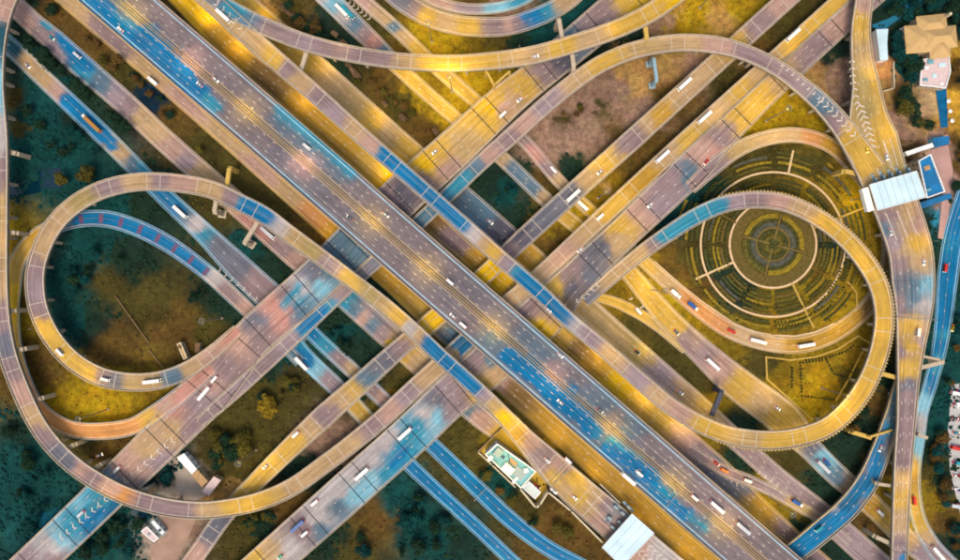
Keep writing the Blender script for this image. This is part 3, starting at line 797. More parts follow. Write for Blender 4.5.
road('Ring', G0, z_([(355, -40, 11), (385, -14, 20), (405, 3, 20), (432, 18, 19), (458, 25, 19), (482, 27, 19), (508, 26, 18), (532, 19, 18), (558, 7, 18), (575, -6, 18), (600, -35, 18)], 1.2),
     [(385, -10, 'lilac'), (400, 2, 'grey'), (415, 12, 'mauve'), (425, 18, 'gold'), (445, 23, 'tan'), (470, 26, 'gold'), (495, 26, 'mauve'), (510, 24, 'pink'), (518, 22, 'mauve'), (524, 17, 'blue'), (535, 14, 'blue'), (546, 10, 'teal'), (560, 2, 'tan')],
     'outer ring ramp at the top edge with a blue patch on its right', 'road', lanes=2, edge='w', warp=2)
road('Ring2', G0, z_([(390, -40, 10), (415, -12, 10), (435, 1, 10), (460, 8, 10), (485, 9, 10), (510, 5, 10), (532, -5, 10), (555, -25, 10)], 1.2),
     [(420, -8, 'tan'), (440, 3, 'pink'), (470, 9, 'lilac'), (495, 8, 'cyan'), (520, 0, 'teal')],
     'inner ring ramp just inside the larger ring at the top edge', 'road', lanes=1, edge='w', warp=2)
road('G', G0, z_([(300, 362, 10, .2), (270, 332, 12, .2), (250, 312, 14, .2), (229, 292, 15, .25), (208, 273, 15, .3), (170, 245, 16, .4), (137, 228, 16, .5), (107, 219, 16, .6), (82, 219, 15, .8), (58, 225, 15, 1), (32, 240, 15, 1.4), (17, 262, 16, 1.6), (12, 288, 17, 2), (11, 318, 16, 2.5), (14, 350, 16, 3.5), (22, 378, 16, 4.3), (34, 402, 15, 5), (48, 417, 15, 5.5), (72, 429, 15, 6.0), (104, 431, 16, 6.5), (133, 426, 16, 7), (152, 415, 16, 7.04), (175, 399, 16, 7.05), (194, 383, 15, 7.05), (212, 368, 13, 7.05)]),
     ([(290, 350, 'greyblue'), (250, 312, 'pink'), (228, 292, 'mauve'), (212, 278, 'pale'), (200, 268, 'teal'), (185, 255, 'blue'), (170, 245, 'blue'), (150, 233, 'blue'), (130, 225, 'teal'), (107, 219, 'teal'), (95, 219, 'blue'), (82, 219, 'deep'), (70, 222, 'greyblue'), (58, 225, 'greyblue'), (38, 235, 'ochre'), (25, 248, 'gold'), (15, 270, 'gold'), (12, 300, 'yellow'), (14, 350, 'gold'), (30, 400, 'orange'), (72, 429, 'orange'), (104, 431, 'orange'), (133, 426, 'orange'), (150, 418, 'gold'), (165, 405, 'pink'), (180, 395, 'rose'), (195, 383, 'rose')],
      [([(78, 219), (107, 219), (137, 228), (170, 245), (200, 268)], 7, 4, 'blue')]),
     'blue ramp with red bars that turns orange as it loops round the left side', 'road', lanes=1, edge='w', conc=M_CONCC, warp=3)

# ---------------------------------------------------------------- viaducts, low level
E = 'elevated'
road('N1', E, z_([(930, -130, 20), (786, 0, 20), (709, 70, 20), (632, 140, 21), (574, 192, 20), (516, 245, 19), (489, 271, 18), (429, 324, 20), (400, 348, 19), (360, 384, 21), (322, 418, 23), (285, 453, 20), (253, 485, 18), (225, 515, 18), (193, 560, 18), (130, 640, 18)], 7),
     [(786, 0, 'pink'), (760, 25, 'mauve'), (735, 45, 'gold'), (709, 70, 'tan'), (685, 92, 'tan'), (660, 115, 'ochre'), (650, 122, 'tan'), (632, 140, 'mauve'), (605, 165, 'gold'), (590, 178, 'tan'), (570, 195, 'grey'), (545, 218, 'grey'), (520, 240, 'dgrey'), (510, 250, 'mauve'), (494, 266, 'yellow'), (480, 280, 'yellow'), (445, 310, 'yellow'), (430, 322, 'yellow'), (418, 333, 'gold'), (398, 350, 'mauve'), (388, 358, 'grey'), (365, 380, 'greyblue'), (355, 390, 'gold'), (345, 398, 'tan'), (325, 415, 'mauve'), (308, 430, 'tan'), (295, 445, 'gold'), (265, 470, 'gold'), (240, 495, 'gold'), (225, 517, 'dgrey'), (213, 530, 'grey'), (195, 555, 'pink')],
     'straight narrow viaduct from top right to bottom left, golden beside the main highway', lanes=2, joints='ramp', edge='w', conc=M_CONC)  # yellow seeds by the main deck stand for lamp glow, no lamps there
road('D', E, z_([(780, -135, 37), (627, 0, 37), (531, 81, 33), (505, 102, 36), (451, 152, 40), (405, 193, 42), (360, 238, 44), (317, 281, 44), (252, 338, 40), (228, 366, 46), (205, 393, 50), (184, 417, 44), (113, 487, 39), (37, 560, 38), (-60, 650, 38)], 7),
     ([(627, 0, 'gold'), (640, 8, 'yellow'), (605, 15, 'mauve'), (590, 28, 'mauve'), (575, 40, 'greyblue'), (560, 60, 'dgrey'), (545, 70, 'mauve'), (525, 85, 'gold'), (500, 95, 'gold'), (490, 108, 'yellow'), (520, 108, 'tan'), (505, 102, 'pink'), (480, 120, 'gold'), (465, 145, 'sand'), (440, 150, 'gold'), (425, 165, 'yellow'), (450, 165, 'pink'), (425, 180, 'mauve'), (405, 193, 'dgrey'), (390, 200, 'mauve'), (350, 245, 'greyblue'), (330, 265, 'greyblue'), (315, 270, 'grey'), (320, 285, 'cyan', .7), (300, 300, 'teal', .9), (296, 290, 'pale'), (285, 295, 'mauve'), (272, 305, 'rose'), (280, 318, 'rose'), (300, 310, 'greyblue'), (255, 320, 'grey'), (255, 340, 'mauve'), (240, 345, 'pink'), (225, 365, 'mauve'), (205, 385, 'pink'), (190, 400, 'mauve'), (175, 405, 'rose'), (205, 405, 'lilac'), (175, 430, 'tan'), (190, 430, 'mauve'), (150, 450, 'tan'), (160, 460, 'lilac'), (130, 465, 'pink'), (100, 490, 'teal'), (85, 510, 'cyan'), (110, 505, 'deep'), (90, 525, 'deep'), (75, 520, 'teal'), (60, 535, 'cyan'), (50, 545, 'pale'), (55, 560, 'mauve'), (25, 560, 'lilac')],
      [([(108, 492), (88, 512), (70, 528)], 9, 10, 'teal'), ([(102, 510), (84, 524)], 4, 6, 'blue'), ([(300, 285), (285, 305)], 4, 8, 'teal')]),
     'broad grey-mauve viaduct with white chevrons, running down to the bottom left corner', lanes=5, joints='dark', edge='w', conc=M_CONC, obj_name='viaduct', warp=4)
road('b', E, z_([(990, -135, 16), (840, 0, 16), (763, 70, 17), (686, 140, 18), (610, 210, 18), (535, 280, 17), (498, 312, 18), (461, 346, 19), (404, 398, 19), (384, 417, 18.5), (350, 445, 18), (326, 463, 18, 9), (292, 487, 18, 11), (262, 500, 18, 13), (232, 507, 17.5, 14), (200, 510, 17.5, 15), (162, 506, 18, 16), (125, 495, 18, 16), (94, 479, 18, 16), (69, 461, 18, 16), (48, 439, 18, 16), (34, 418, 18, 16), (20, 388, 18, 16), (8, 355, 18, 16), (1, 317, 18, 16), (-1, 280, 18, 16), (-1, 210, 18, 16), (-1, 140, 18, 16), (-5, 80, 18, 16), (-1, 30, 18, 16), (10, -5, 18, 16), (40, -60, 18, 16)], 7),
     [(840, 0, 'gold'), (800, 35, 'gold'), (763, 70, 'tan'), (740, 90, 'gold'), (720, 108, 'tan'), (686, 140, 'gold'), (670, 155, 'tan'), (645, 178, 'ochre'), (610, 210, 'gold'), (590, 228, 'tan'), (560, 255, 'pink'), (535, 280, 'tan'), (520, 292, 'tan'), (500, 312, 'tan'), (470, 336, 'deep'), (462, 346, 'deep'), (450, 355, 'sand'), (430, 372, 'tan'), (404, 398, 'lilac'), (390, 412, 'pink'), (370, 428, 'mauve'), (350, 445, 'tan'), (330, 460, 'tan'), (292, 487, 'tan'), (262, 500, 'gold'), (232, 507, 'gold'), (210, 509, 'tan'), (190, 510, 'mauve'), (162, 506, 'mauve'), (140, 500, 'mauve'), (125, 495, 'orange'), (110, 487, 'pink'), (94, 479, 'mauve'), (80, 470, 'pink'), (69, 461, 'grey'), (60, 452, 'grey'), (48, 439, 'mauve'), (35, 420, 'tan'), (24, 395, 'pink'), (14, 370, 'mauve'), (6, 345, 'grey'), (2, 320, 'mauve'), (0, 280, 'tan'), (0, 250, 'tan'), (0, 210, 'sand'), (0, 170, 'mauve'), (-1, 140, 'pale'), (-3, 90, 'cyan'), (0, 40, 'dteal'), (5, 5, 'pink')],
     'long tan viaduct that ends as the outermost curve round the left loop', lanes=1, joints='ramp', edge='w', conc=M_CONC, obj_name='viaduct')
road('c', E, z_([(1020, -135, 23), (868, 0, 23), (812, 50, 24), (760, 99, 25), (722, 136, 29), (690, 170, 35), (627, 230, 32), (575, 280, 35), (557, 300, 42), (536, 322, 47), (484, 369, 44), (446, 401, 41), (416, 430, 41), (345, 494, 41), (271, 560, 40), (180, 642, 40)], 7),
     ([(868, 0, 'mauve'), (840, 20, 'pink'), (812, 50, 'mauve'), (780, 80, 'tan'), (760, 99, 'gold'), (740, 118, 'gold'), (722, 136, 'mauve'), (700, 150, 'pink'), (715, 160, 'rose'), (690, 175, 'greyblue'), (675, 180, 'mauve'), (660, 205, 'lilac'), (640, 210, 'pink'), (620, 225, 'gold'), (615, 245, 'tan'), (600, 250, 'grey'), (590, 272, 'grey'), (575, 270, 'mauve'), (570, 290, 'dgrey'), (560, 290, 'gold'), (550, 305, 'mauve'), (530, 310, 'mauve'), (515, 318, 'grey'), (540, 330, 'yellow', 1.1), (525, 340, 'grey', .8), (535, 342, 'yellow', .8), (490, 358, 'greyblue'), (480, 362, 'mauve'), (495, 375, 'tan'), (480, 385, 'gold'), (450, 390, 'lilac'), (440, 400, 'grey'), (455, 405, 'mauve'), (425, 415, 'pale', .8), (415, 425, 'teal', .8), (435, 418, 'cyan', .8), (410, 437, 'cyan', .8), (408, 450, 'teal'), (400, 455, 'blue', .8), (385, 440, 'pale'), (388, 470, 'teal', .8), (370, 460, 'pale', .8), (355, 475, 'pale'), (360, 490, 'cyan', .8), (335, 495, 'pale'), (340, 505, 'greyblue', .8), (315, 515, 'pale'), (320, 530, 'greyblue', .8), (300, 530, 'mauve'), (290, 548, 'pale'), (265, 550, 'tan'), (255, 555, 'gold')],
      [([(415, 435), (402, 452), (393, 462)], 8, 8, 'teal'), ([(404, 452), (392, 464)], 5, 6, 'blue'), ([(372, 478), (350, 500)], 6, 10, 'cyan')]),
     'broad viaduct with dark joint lines, pale teal where it reaches the bottom edge', lanes=4, joints='dark', edge='w', conc=M_CONC, obj_name='viaduct', warp=4)
road('P', E, z_([(912, 350, 14, 7.5), (903, 378, 14), (893, 412, 15), (882, 447, 19), (868, 480, 22), (848, 507, 23), (821, 531, 23), (795, 552, 22), (760, 578, 22), (680, 640, 22)], 8),
     ([(900, 380, 'teal'), (890, 415, 'greyblue'), (880, 430, 'teal'), (874, 445, 'blue'), (888, 445, 'grey'), (875, 470, 'blue'), (864, 470, 'grey'), (870, 488, 'blue'), (856, 488, 'blue'), (866, 500, 'grey', .6), (845, 500, 'cyan', .6), (850, 512, 'blue'), (838, 510, 'pale', .5), (832, 525, 'deep'), (820, 532, 'blue'), (800, 548, 'deep'), (780, 560, 'deep')],
      [([(884, 425), (876, 450), (872, 474), (868, 488)], 5, 5, 'blue'), ([(868, 480), (845, 505)], 6, 5, 'deep'), ([(840, 520), (800, 548), (770, 570)], 10, 6, 'blue')]),
     'curved blue viaduct at the lower right passing below the toll road ramp', lanes=3, joints='long', edge='y', conc=M_CONC, warp=3, obj_name='viaduct')

# ---------------------------------------------------------------- the main highway deck
MP = z_([(-160, -241, 54), (-20, -120, 54), (118, 0, 54), (281, 141, 54), (440, 280, 54), (601, 420, 54), (762, 560, 54), (900, 680, 54), (1010, 776, 54)], 14)
road('MAIN', E, MP,
     ([(60, -40, 'mgrey'), (105, 0, 'mgb'), (140, 5, 'mgrey'), (170, 12, 'mlil'), (125, 22, 'mgb'), (150, 28, 'mgrey'), (185, 35, 'mgrey'), (175, 60, 'mgrey'), (192, 50, 'mlil', .8), (215, 60, 'mgrey'), (200, 80, 'mgrey'), (235, 80, 'mgrey'), (225, 105, 'mgrey'), (240, 118, 'mgrey'), (258, 108, 'mgrey'), (262, 95, 'mgrey'), (262, 140, 'mgrey'),
       (285, 120, 'mgb'), (310, 140, 'mgb'), (345, 170, 'mgb'), (275, 155, 'mg'), (302, 170, 'mlil', .9), (290, 190, 'mgb'), (325, 205, 'mg'), (350, 225, 'mg'), (345, 195, 'mgrey'), (365, 190, 'mgrey'), (385, 215, 'mgrey'), (372, 222, 'mgrey', .8), (378, 250, 'mgrey'), (410, 235, 'mgrey'), (425, 262, 'mgrey', .9), (400, 270, 'mgrey'), (445, 258, 'mgrey'), (425, 295, 'mgrey'),
       (450, 290, 'mg'), (478, 288, 'mg'), (470, 318, 'mgrey'), (495, 325, 'mgrey', .9), (515, 318, 'mg'), (490, 342, 'mgb'), (535, 330, 'mgb'), (550, 348, 'mgb'), (556, 370, 'mgrey', .9), (580, 375, 'mg'), (575, 395, 'mgb'), (605, 400, 'mgb'), (612, 425, 'mgrey'), (600, 440, 'mgb'), (635, 430, 'mgb'), (655, 445, 'mgrey'), (640, 455, 'mg'), (675, 475, 'mgrey', .9), (690, 470, 'mgrey'), (660, 490, 'mgb'), (705, 500, 'mlil'), (695, 525, 'mgb'), (718, 535, 'mgrey', .9), (740, 525, 'mlil'), (730, 555, 'mgrey'), (770, 555, 'mgrey'), (850, 640, 'mgrey')],
      [([(70, -25), (96, 2), (118, 22), (135, 35)], 8, 4, 'blue'), ([(135, 35), (152, 44), (168, 62), (185, 80)], 11, 4, 'blue'), ([(185, 80), (203, 97)], 10, 5, 'blue'), ([(150, 30), (166, 48)], 7, 6, 'blue'), ([(207, 100), (215, 108)], 6, 8, 'teal'),
       ([(282, 112), (300, 126), (322, 144)], 7, 10, 'teal'), ([(330, 152), (352, 172)], 5, 8, 'teal'),
       ([(508, 356), (520, 364), (545, 386)], 9, 5, 'blue'), ([(530, 358), (538, 372)], 6, 5, 'blue'), ([(545, 386), (562, 402), (585, 418)], 9.5, 5, 'blue'), ([(562, 402), (572, 392)], 6, 5, 'blue'), ([(578, 412), (594, 432)], 8, 7, 'blue'),
       ([(612, 440), (640, 460)], 4, 7, 'teal'), ([(605, 448), (628, 462), (650, 482)], 7, 6, 'blue'), ([(640, 466), (655, 476)], 6, 6, 'blue'), ([(650, 484), (672, 502), (688, 516)], 7, 5, 'blue'), ([(690, 516), (704, 528)], 4, 8, 'teal')]),
     'broadest deck, the main highway from upper left to lower right with blue patches', 'highway viaduct', lanes=8, joints='long', edge='c', conc=M_CONC, median=True,
     inset=3.2, warp=4, power=4.5, mtl=M_MAIN, pier_every=48, dash=(2.3, 8.8), obj_name='highway_viaduct')
PM = ROADS['MAIN']
for o_ in (-.75, .75):
    strip('median_barrier', PM, 0, PM.L, lambda wd, o_=o_: wd * 0 + o_ - .15, lambda wd, o_=o_: wd * 0 + o_ + .15, .75, M_CONCG, PM.root, 4, None, .74)
for sg in (-1, 1):
    a_, b_ = sorted([sg * 2.6, sg * 2.85])
    strip('edge_line', PM, 0, PM.L, lambda wd, a_=a_: wd * 0 + a_, lambda wd, b_=b_: wd * 0 + b_, .03, M_LINEY, PM.root, 4)

# ---------------------------------------------------------------- high ramps
road('T', E, z_([(140, -62, 17), (205, -8, 17), (240, 15, 18), (271, 29.5, 18), (306, 43, 17), (350, 54, 16.5), (402, 61.5, 16), (450, 63.5, 16), (482, 62, 17), (530, 56, 18), (580, 42, 18), (620, 28, 18), (652, 12, 19), (680, -8, 19), (740, -60, 19)], 20),
     [(205, -8, 'grey'), (235, 10, 'teal'), (250, 18, 'greyblue'), (270, 28, 'mauve'), (290, 37, 'mauve'), (305, 43, 'lilac'), (320, 48, 'mauve'), (350, 54, 'mauve'), (385, 60, 'mauve'), (402, 61, 'tan'), (430, 63, 'gold'), (482, 62, 'gold'), (530, 56, 'tan'), (565, 47, 'gold'), (590, 38, 'tan'), (620, 28, 'gold'), (650, 12, 'gold'), (680, -5, 'yellow')],
     'high ramp sagging in a curve below the top ring, mauve turning golden', 'ramp', lanes=1, joints='ramp', edge='w', obj_name='curved_ramp', dz=.04)
road('U', E, z_([(130, -68, 20, 20), (200, -8, 20, 20), (256, 43, 20, 20), (310, 90, 18, 20), (368, 142, 17, 20), (412, 180, 16, 20), (456, 219, 16, 20), (500, 258, 16, 20), (540, 293, 16, 20), (566, 318, 16, 20), (600, 346, 16, 20), (640, 381, 17, 20), (670, 406, 17, 20), (698, 423, 18, 20), (725, 434, 18, 19), (750, 439, 19, 19), (776, 440, 19, 18), (802, 436, 19, 18), (830, 425, 19, 17), (858, 397, 19, 16), (877, 358, 19, 16), (884, 316, 19, 16), (877, 282, 19, 15), (855, 249, 18, 14), (830, 226, 17, 14), (801, 209, 17, 13), (780, 202, 17, 12.5), (752, 200, 17, 12), (722, 205, 17, 11), (695, 217, 17, 10), (668, 234, 16, 9), (640, 254, 15, 8), (612, 277, 14, 7.05), (585, 301, 13, 7.05)], 20),
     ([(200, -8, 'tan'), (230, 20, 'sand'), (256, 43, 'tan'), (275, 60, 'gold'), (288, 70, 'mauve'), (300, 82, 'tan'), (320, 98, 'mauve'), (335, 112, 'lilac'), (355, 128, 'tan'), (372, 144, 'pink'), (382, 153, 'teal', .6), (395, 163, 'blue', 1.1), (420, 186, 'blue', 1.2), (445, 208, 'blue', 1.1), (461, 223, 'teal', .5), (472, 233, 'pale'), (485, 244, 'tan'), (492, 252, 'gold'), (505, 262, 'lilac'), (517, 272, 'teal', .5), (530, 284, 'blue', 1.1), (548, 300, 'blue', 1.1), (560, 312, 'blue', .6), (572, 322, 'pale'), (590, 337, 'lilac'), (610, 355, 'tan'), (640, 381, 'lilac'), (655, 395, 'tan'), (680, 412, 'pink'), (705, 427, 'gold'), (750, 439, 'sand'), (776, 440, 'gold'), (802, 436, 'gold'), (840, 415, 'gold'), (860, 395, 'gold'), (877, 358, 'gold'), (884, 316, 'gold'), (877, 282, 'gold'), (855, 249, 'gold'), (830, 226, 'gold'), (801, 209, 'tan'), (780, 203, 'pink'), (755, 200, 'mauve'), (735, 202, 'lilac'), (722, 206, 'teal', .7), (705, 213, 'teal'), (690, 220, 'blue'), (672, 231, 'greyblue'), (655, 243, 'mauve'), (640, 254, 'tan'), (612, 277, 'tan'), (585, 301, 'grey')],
      [([(388, 158), (459, 221)], 12, 11, 'blue'), ([(526, 281), (562, 313)], 12, 11, 'blue'), ([(664, 236), (690, 220), (716, 208)], 9, 10, 'teal')]),
     'high flyover with blue sections beside the main highway, curling into the garden loop', 'flyover', lanes=1, joints='ramp', edge='w', obj_name='loop_flyover', warp=3, conc=M_CONC)
road('K', E, z_([(872, 172, 30, 16), (858, 150, 26, 17), (843, 128, 22, 17), (822, 104, 19, 17), (800, 85, 17, 17), (778, 69, 16, 17), (748, 54, 16, 17), (720, 46, 17, 16.5), (680, 43, 17, 16), (640, 49, 17, 15), (605, 62, 17, 14), (577, 80, 17, 12), (547, 104, 17, 10), (507, 140, 17, 8), (480, 164, 16, 7.2), (447, 196, 15, 7), (400, 240, 15, 7), (341, 293, 14.5, 7), (290, 341, 15, 7), (240, 387, 15, 7), (216, 408, 14, 7), (200, 422, 11, 7)]),
     ([(858, 150, 'gold'), (850, 140, 'gold'), (835, 125, 'mauve'), (822, 104, 'greyblue'), (800, 85, 'lilac'), (778, 69, 'mauve'), (748, 54, 'mauve'), (720, 46, 'pink'), (680, 43, 'tan'), (640, 49, 'sand'), (605, 62, 'gold'), (577, 80, 'tan'), (547, 104, 'lilac'), (525, 125, 'pink'), (507, 140, 'mauve'), (490, 155, 'pink'), (475, 168, 'greyblue'), (455, 188, 'teal'), (447, 196, 'greyblue'), (341, 293, 'mauve'), (330, 303, 'teal'), (315, 316, 'blue', .8), (303, 328, 'teal', .8), (290, 341, 'lilac'), (265, 365, 'mauve'), (240, 388, 'lilac'), (220, 402, 'mauve')],
      [([(466, 174), (447, 196)], 5, 6, 'teal'), ([(322, 310), (304, 326)], 7, 6, 'blue')]),
     'arched mauve ramp bowing over bare soil and joining the toll road at chevrons', 'ramp', lanes=1, joints='ramp', edge='w', obj_name='arched_ramp', dz=.03)
road('J', E, z_([(880, -120, 17), (868, -30, 17), (864, 0, 17.5), (860.5, 30, 19), (862, 60, 22), (866, 88, 28), (868, 115, 38), (872, 140, 52), (882, 172, 49), (898, 212, 45), (910, 250, 44), (913, 280, 43), (914, 305, 38), (911, 342, 29), (908, 380, 22), (906, 420, 19), (903, 460, 18), (901, 500, 17), (899, 560, 16), (897, 680, 16)], 16),
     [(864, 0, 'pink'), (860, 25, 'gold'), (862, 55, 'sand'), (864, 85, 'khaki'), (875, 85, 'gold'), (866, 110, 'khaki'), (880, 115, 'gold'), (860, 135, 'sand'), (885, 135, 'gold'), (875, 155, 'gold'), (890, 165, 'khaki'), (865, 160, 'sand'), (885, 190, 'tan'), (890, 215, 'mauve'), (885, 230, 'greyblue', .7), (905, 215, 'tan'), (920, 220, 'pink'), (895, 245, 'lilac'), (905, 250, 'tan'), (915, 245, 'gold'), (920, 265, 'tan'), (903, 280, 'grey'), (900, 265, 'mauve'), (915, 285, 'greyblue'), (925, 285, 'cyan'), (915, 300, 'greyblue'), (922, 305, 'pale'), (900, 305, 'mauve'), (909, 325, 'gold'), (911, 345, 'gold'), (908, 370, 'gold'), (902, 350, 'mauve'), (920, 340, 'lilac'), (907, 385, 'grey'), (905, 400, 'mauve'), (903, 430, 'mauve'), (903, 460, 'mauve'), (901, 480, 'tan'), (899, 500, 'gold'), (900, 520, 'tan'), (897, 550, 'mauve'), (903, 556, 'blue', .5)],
     'elevated toll road, narrow at both ends and broad at its pale blue canopy', 'toll road', lanes=5, joints='long', edge='w', obj_name='toll_road', conc=M_CONC, warp=3)
road('S', E, z_([(238, 330, 12, 7.08), (208, 356, 15, 8), (185, 371, 17, 9), (160, 380, 18, 10), (132, 382, 18, 11.5), (102, 377, 19, 13), (76, 363, 19, 14), (54, 340, 19, 15), (39, 310, 19, 15.5), (35, 280, 19, 16), (38, 260, 18, 16), (47, 237, 18, 16), (61, 217, 18, 16), (82, 200, 18, 16), (108, 188, 18, 16), (140, 182, 18, 16), (175, 183, 18, 16), (212, 190, 18, 16), (240, 203, 18, 16), (265, 216, 18, 16), (290, 235, 18, 16), (315, 253, 17, 16), (350, 279, 16, 16), (385, 306, 16, 15.5), (416, 333, 16, 15), (440, 356, 16, 14.5), (480, 392, 16, 14), (505, 417, 17, 12.5), (524, 438, 21, 11), (545, 460, 28, 9.5), (574, 488, 33, 8), (605, 515, 35, 7), (650, 554, 35, 6), (720, 612, 35, 5), (800, 680, 35, 5)]),
     ([(238, 330, 'rose'), (208, 356, 'pink'), (192, 368, 'tan'), (175, 376, 'greyblue'), (150, 381, 'sand'), (132, 382, 'sand'), (115, 379, 'grey'), (102, 377, 'mauve'), (90, 372, 'gold'), (70, 358, 'gold'), (54, 340, 'gold'), (45, 328, 'gold'), (39, 310, 'mauve'), (35, 290, 'lilac'), (36, 270, 'mauve'), (42, 245, 'tan'), (61, 217, 'tan'), (82, 200, 'khaki'), (108, 188, 'mauve'), (140, 182, 'tan'), (160, 182, 'mauve'), (175, 183, 'pink'), (212, 190, 'tan'), (232, 199, 'mauve'), (243, 205, 'teal', .7), (254, 211, 'blue', .9), (264, 217, 'teal', .7), (275, 223, 'pale'), (295, 240, 'sand'), (310, 250, 'khaki'), (330, 265, 'lilac'), (350, 279, 'gold'), (370, 295, 'khaki'), (385, 306, 'sand'), (400, 319, 'gold'), (410, 328, 'pale'), (420, 337, 'tan'), (426, 343, 'mauve', .6), (432, 348, 'blue', .9), (445, 360, 'blue', 1.2), (460, 373, 'blue', 1.2), (472, 384, 'blue', 1.0), (484, 395, 'lilac'), (494, 405, 'sand'), (505, 417, 'yellow'), (515, 425, 'gold'), (520, 438, 'ochre'), (530, 440, 'pink'), (545, 455, 'mauve'), (535, 458, 'lilac'), (560, 465, 'pink'), (555, 478, 'gold'), (575, 480, 'gold'), (580, 495, 'gold'), (568, 490, 'tan'), (595, 490, 'tan'), (590, 510, 'tan'), (605, 505, 'mauve'), (617, 505, 'teal', .5), (608, 520, 'greyblue', .5), (600, 520, 'pink'), (635, 550, 'pink'), (660, 550, 'pale')],
      [([(246, 207), (264, 217)], 10, 8, 'blue'), ([(431, 347), (472, 384)], 11, 9, 'blue')]),
     'ramp making the left loop, then crossing straight to the lower toll plaza', 'ramp', lanes=1, joints='ramp', edge='w', obj_name='loop_ramp', warp=3)


# ---------------------------------------------------------------- painted marks on the decks
def chevrons(rd, pts, n, size=3.4, flip=1, m=None, stroke=.75, name='chevron'):
    P = ROADS[rd]
    pts = np.array(pts, float)
    d = np.concatenate([[0], np.cumsum(np.linalg.norm(np.diff(pts, axis=0), axis=1))])
    for t in np.linspace(0, d[-1], n):
        x = np.interp(t, d, pts[:, 0]); y = np.interp(t, d, pts[:, 1])
        s_, o_, z, hd = P.near(x, y)
        j = max(0, min(len(pts) - 2, int(np.searchsorted(d, t)) - 1))
        hd = math.atan2(-(pts[j + 1, 1] - pts[j, 1]), pts[j + 1, 0] - pts[j, 0])
        p = W(x, y, z + P.base)
        mb = MB()
        a, k = size / 2, stroke
        mb.poly([(0, a, 0), (-k, a, 0), (a * .8 - k, 0, 0), (a * .8, 0, 0)])
        mb.poly([(0, -a, 0), (a * .8, 0, 0), (a * .8 - k, 0, 0), (-k, -a, 0)])
        o = mb.build(name, m or M_LINE, P.root)
        o.location = (p.x, p.y, p.z + .06)
        o.rotation_euler = (0, 0, hd + (0 if flip > 0 else math.pi))


chevrons('D', [(173, 440), (126, 480)], 8, 4.6)
chevrons('D', [(106, 499), (62, 537)], 8, 4.2)
chevrons('D', [(224, 349), (202, 368)], 5, 3.2, stroke=.6)
chevrons('U', [(216, 3), (240, 27)], 5, 4.6)
chevrons('K', [(782, 65), (800, 81), (819, 98)], 8, 2.6)
chevrons('K', [(821, 100), (838, 117), (853, 134)], 8, 5.2, stroke=.9)
chevrons('J', [(852, 62), (853, 82), (857, 104)], 7, 4.0, -1, stroke=.9)
chevrons('J', [(860, 108), (868, 130), (876, 165)], 11, 6.2, -1, stroke=1)
chevrons('S', [(650, 548), (668, 566)], 5, 5, -1)
chevrons('S', [(641, 553), (658, 569)], 5, 5, -1)
chevrons('c', [(598, 285), (578, 301)], 5, 3.6)
chevrons('H', [(219, 270), (262, 303)], 8, 3.2, stroke=.6)
chevrons('Y', [(349, 2), (369, 18)], 6, 3.4, stroke=.6)
chevrons('X', [(759, 472), (777, 484)], 4, 3.2, stroke=.6)
chevrons('W', [(722, 473), (738, 484)], 4, 3.6, -1, stroke=.7)
chevrons('Y', [(631, 298), (642, 306)], 2, 3.4)
M_RED = mat('road_paint_red', (112, 84, 112), .7, .2, .8)
for x, y in ((81, 219.5), (101, 218.5), (121, 221.5), (140.5, 228), (158.5, 236.5), (175, 247.5), (191.5, 259), (206.5, 271)):
    P = ROADS['G']
    s_, o_, z, hd = P.near(x, y)
    strip('red_bar', P, s_ - 1.5, s_ + 1.5, lambda wd: -wd * .28, lambda wd: wd * .3, .04, M_RED, P.root)
# toll lane separators north and south of the canopies
def lane_line(rd, a, b, wdt=.35, m=None, name='lane_line', dz=.05):
    P = ROADS[rd]
    za = P.near(*a)[2] + P.base + dz; zb = P.near(*b)[2] + P.base + dz
    A, B = W(*a, za), W(*b, zb)
    n = Vector((-(B - A).y, (B - A).x, 0)).normalized() * wdt / 2
    mb = MB()
    mb.quad(A - n, B - n, B + n, A + n)
    mb.build(name, m or M_LINE, P.root)


for a, b in (((886, 214), (897, 240)), ((897, 211), (908, 238)), ((907, 208), (917, 234)), ((883, 140), (891, 168)), ((890, 138), (898, 166)), ((868, 146), (880, 176)), ((894, 170), (884, 142))):
    lane_line('J', a, b, .45)
for a, b in (((592, 491), (613, 511)), ((586, 500), (606, 520)), ((600, 484), (620, 503))):
    lane_line('S', a, b, .5)
for a, b in (((520, 442), (552, 487)), ((552, 482), (571, 461))):
    lane_line('S', a, b, .3)
for a, b in (((845, 140), (857, 160)), ((830, 112), (850, 138))):
    lane_line('J', a, b, .3)
# shoulder planters round the outside of the right loop
P = ROADS['U']
mb = MB()
s0 = P.near(720, 206)[0]; s1 = P.near(720, 434)[0]
a, b = min(s0, s1), max(s0, s1)
for q in np.arange(a, b, 2.2):
    p, n, wd = P.at(np.array([q]))
    x, y = p[0, 0] - n[0, 0] * (wd[0] / 2 + .55), p[0, 1] - n[0, 1] * (wd[0] / 2 + .55)
    z = p[0, 2]
    mb.box(x - .5, x + .5, y - .5, y + .5, z - .6, z + .75, 0, .12, .12)
o = mb.build('planter_row', M_CONCG, P.root)
o['kind'] = 'stuff'

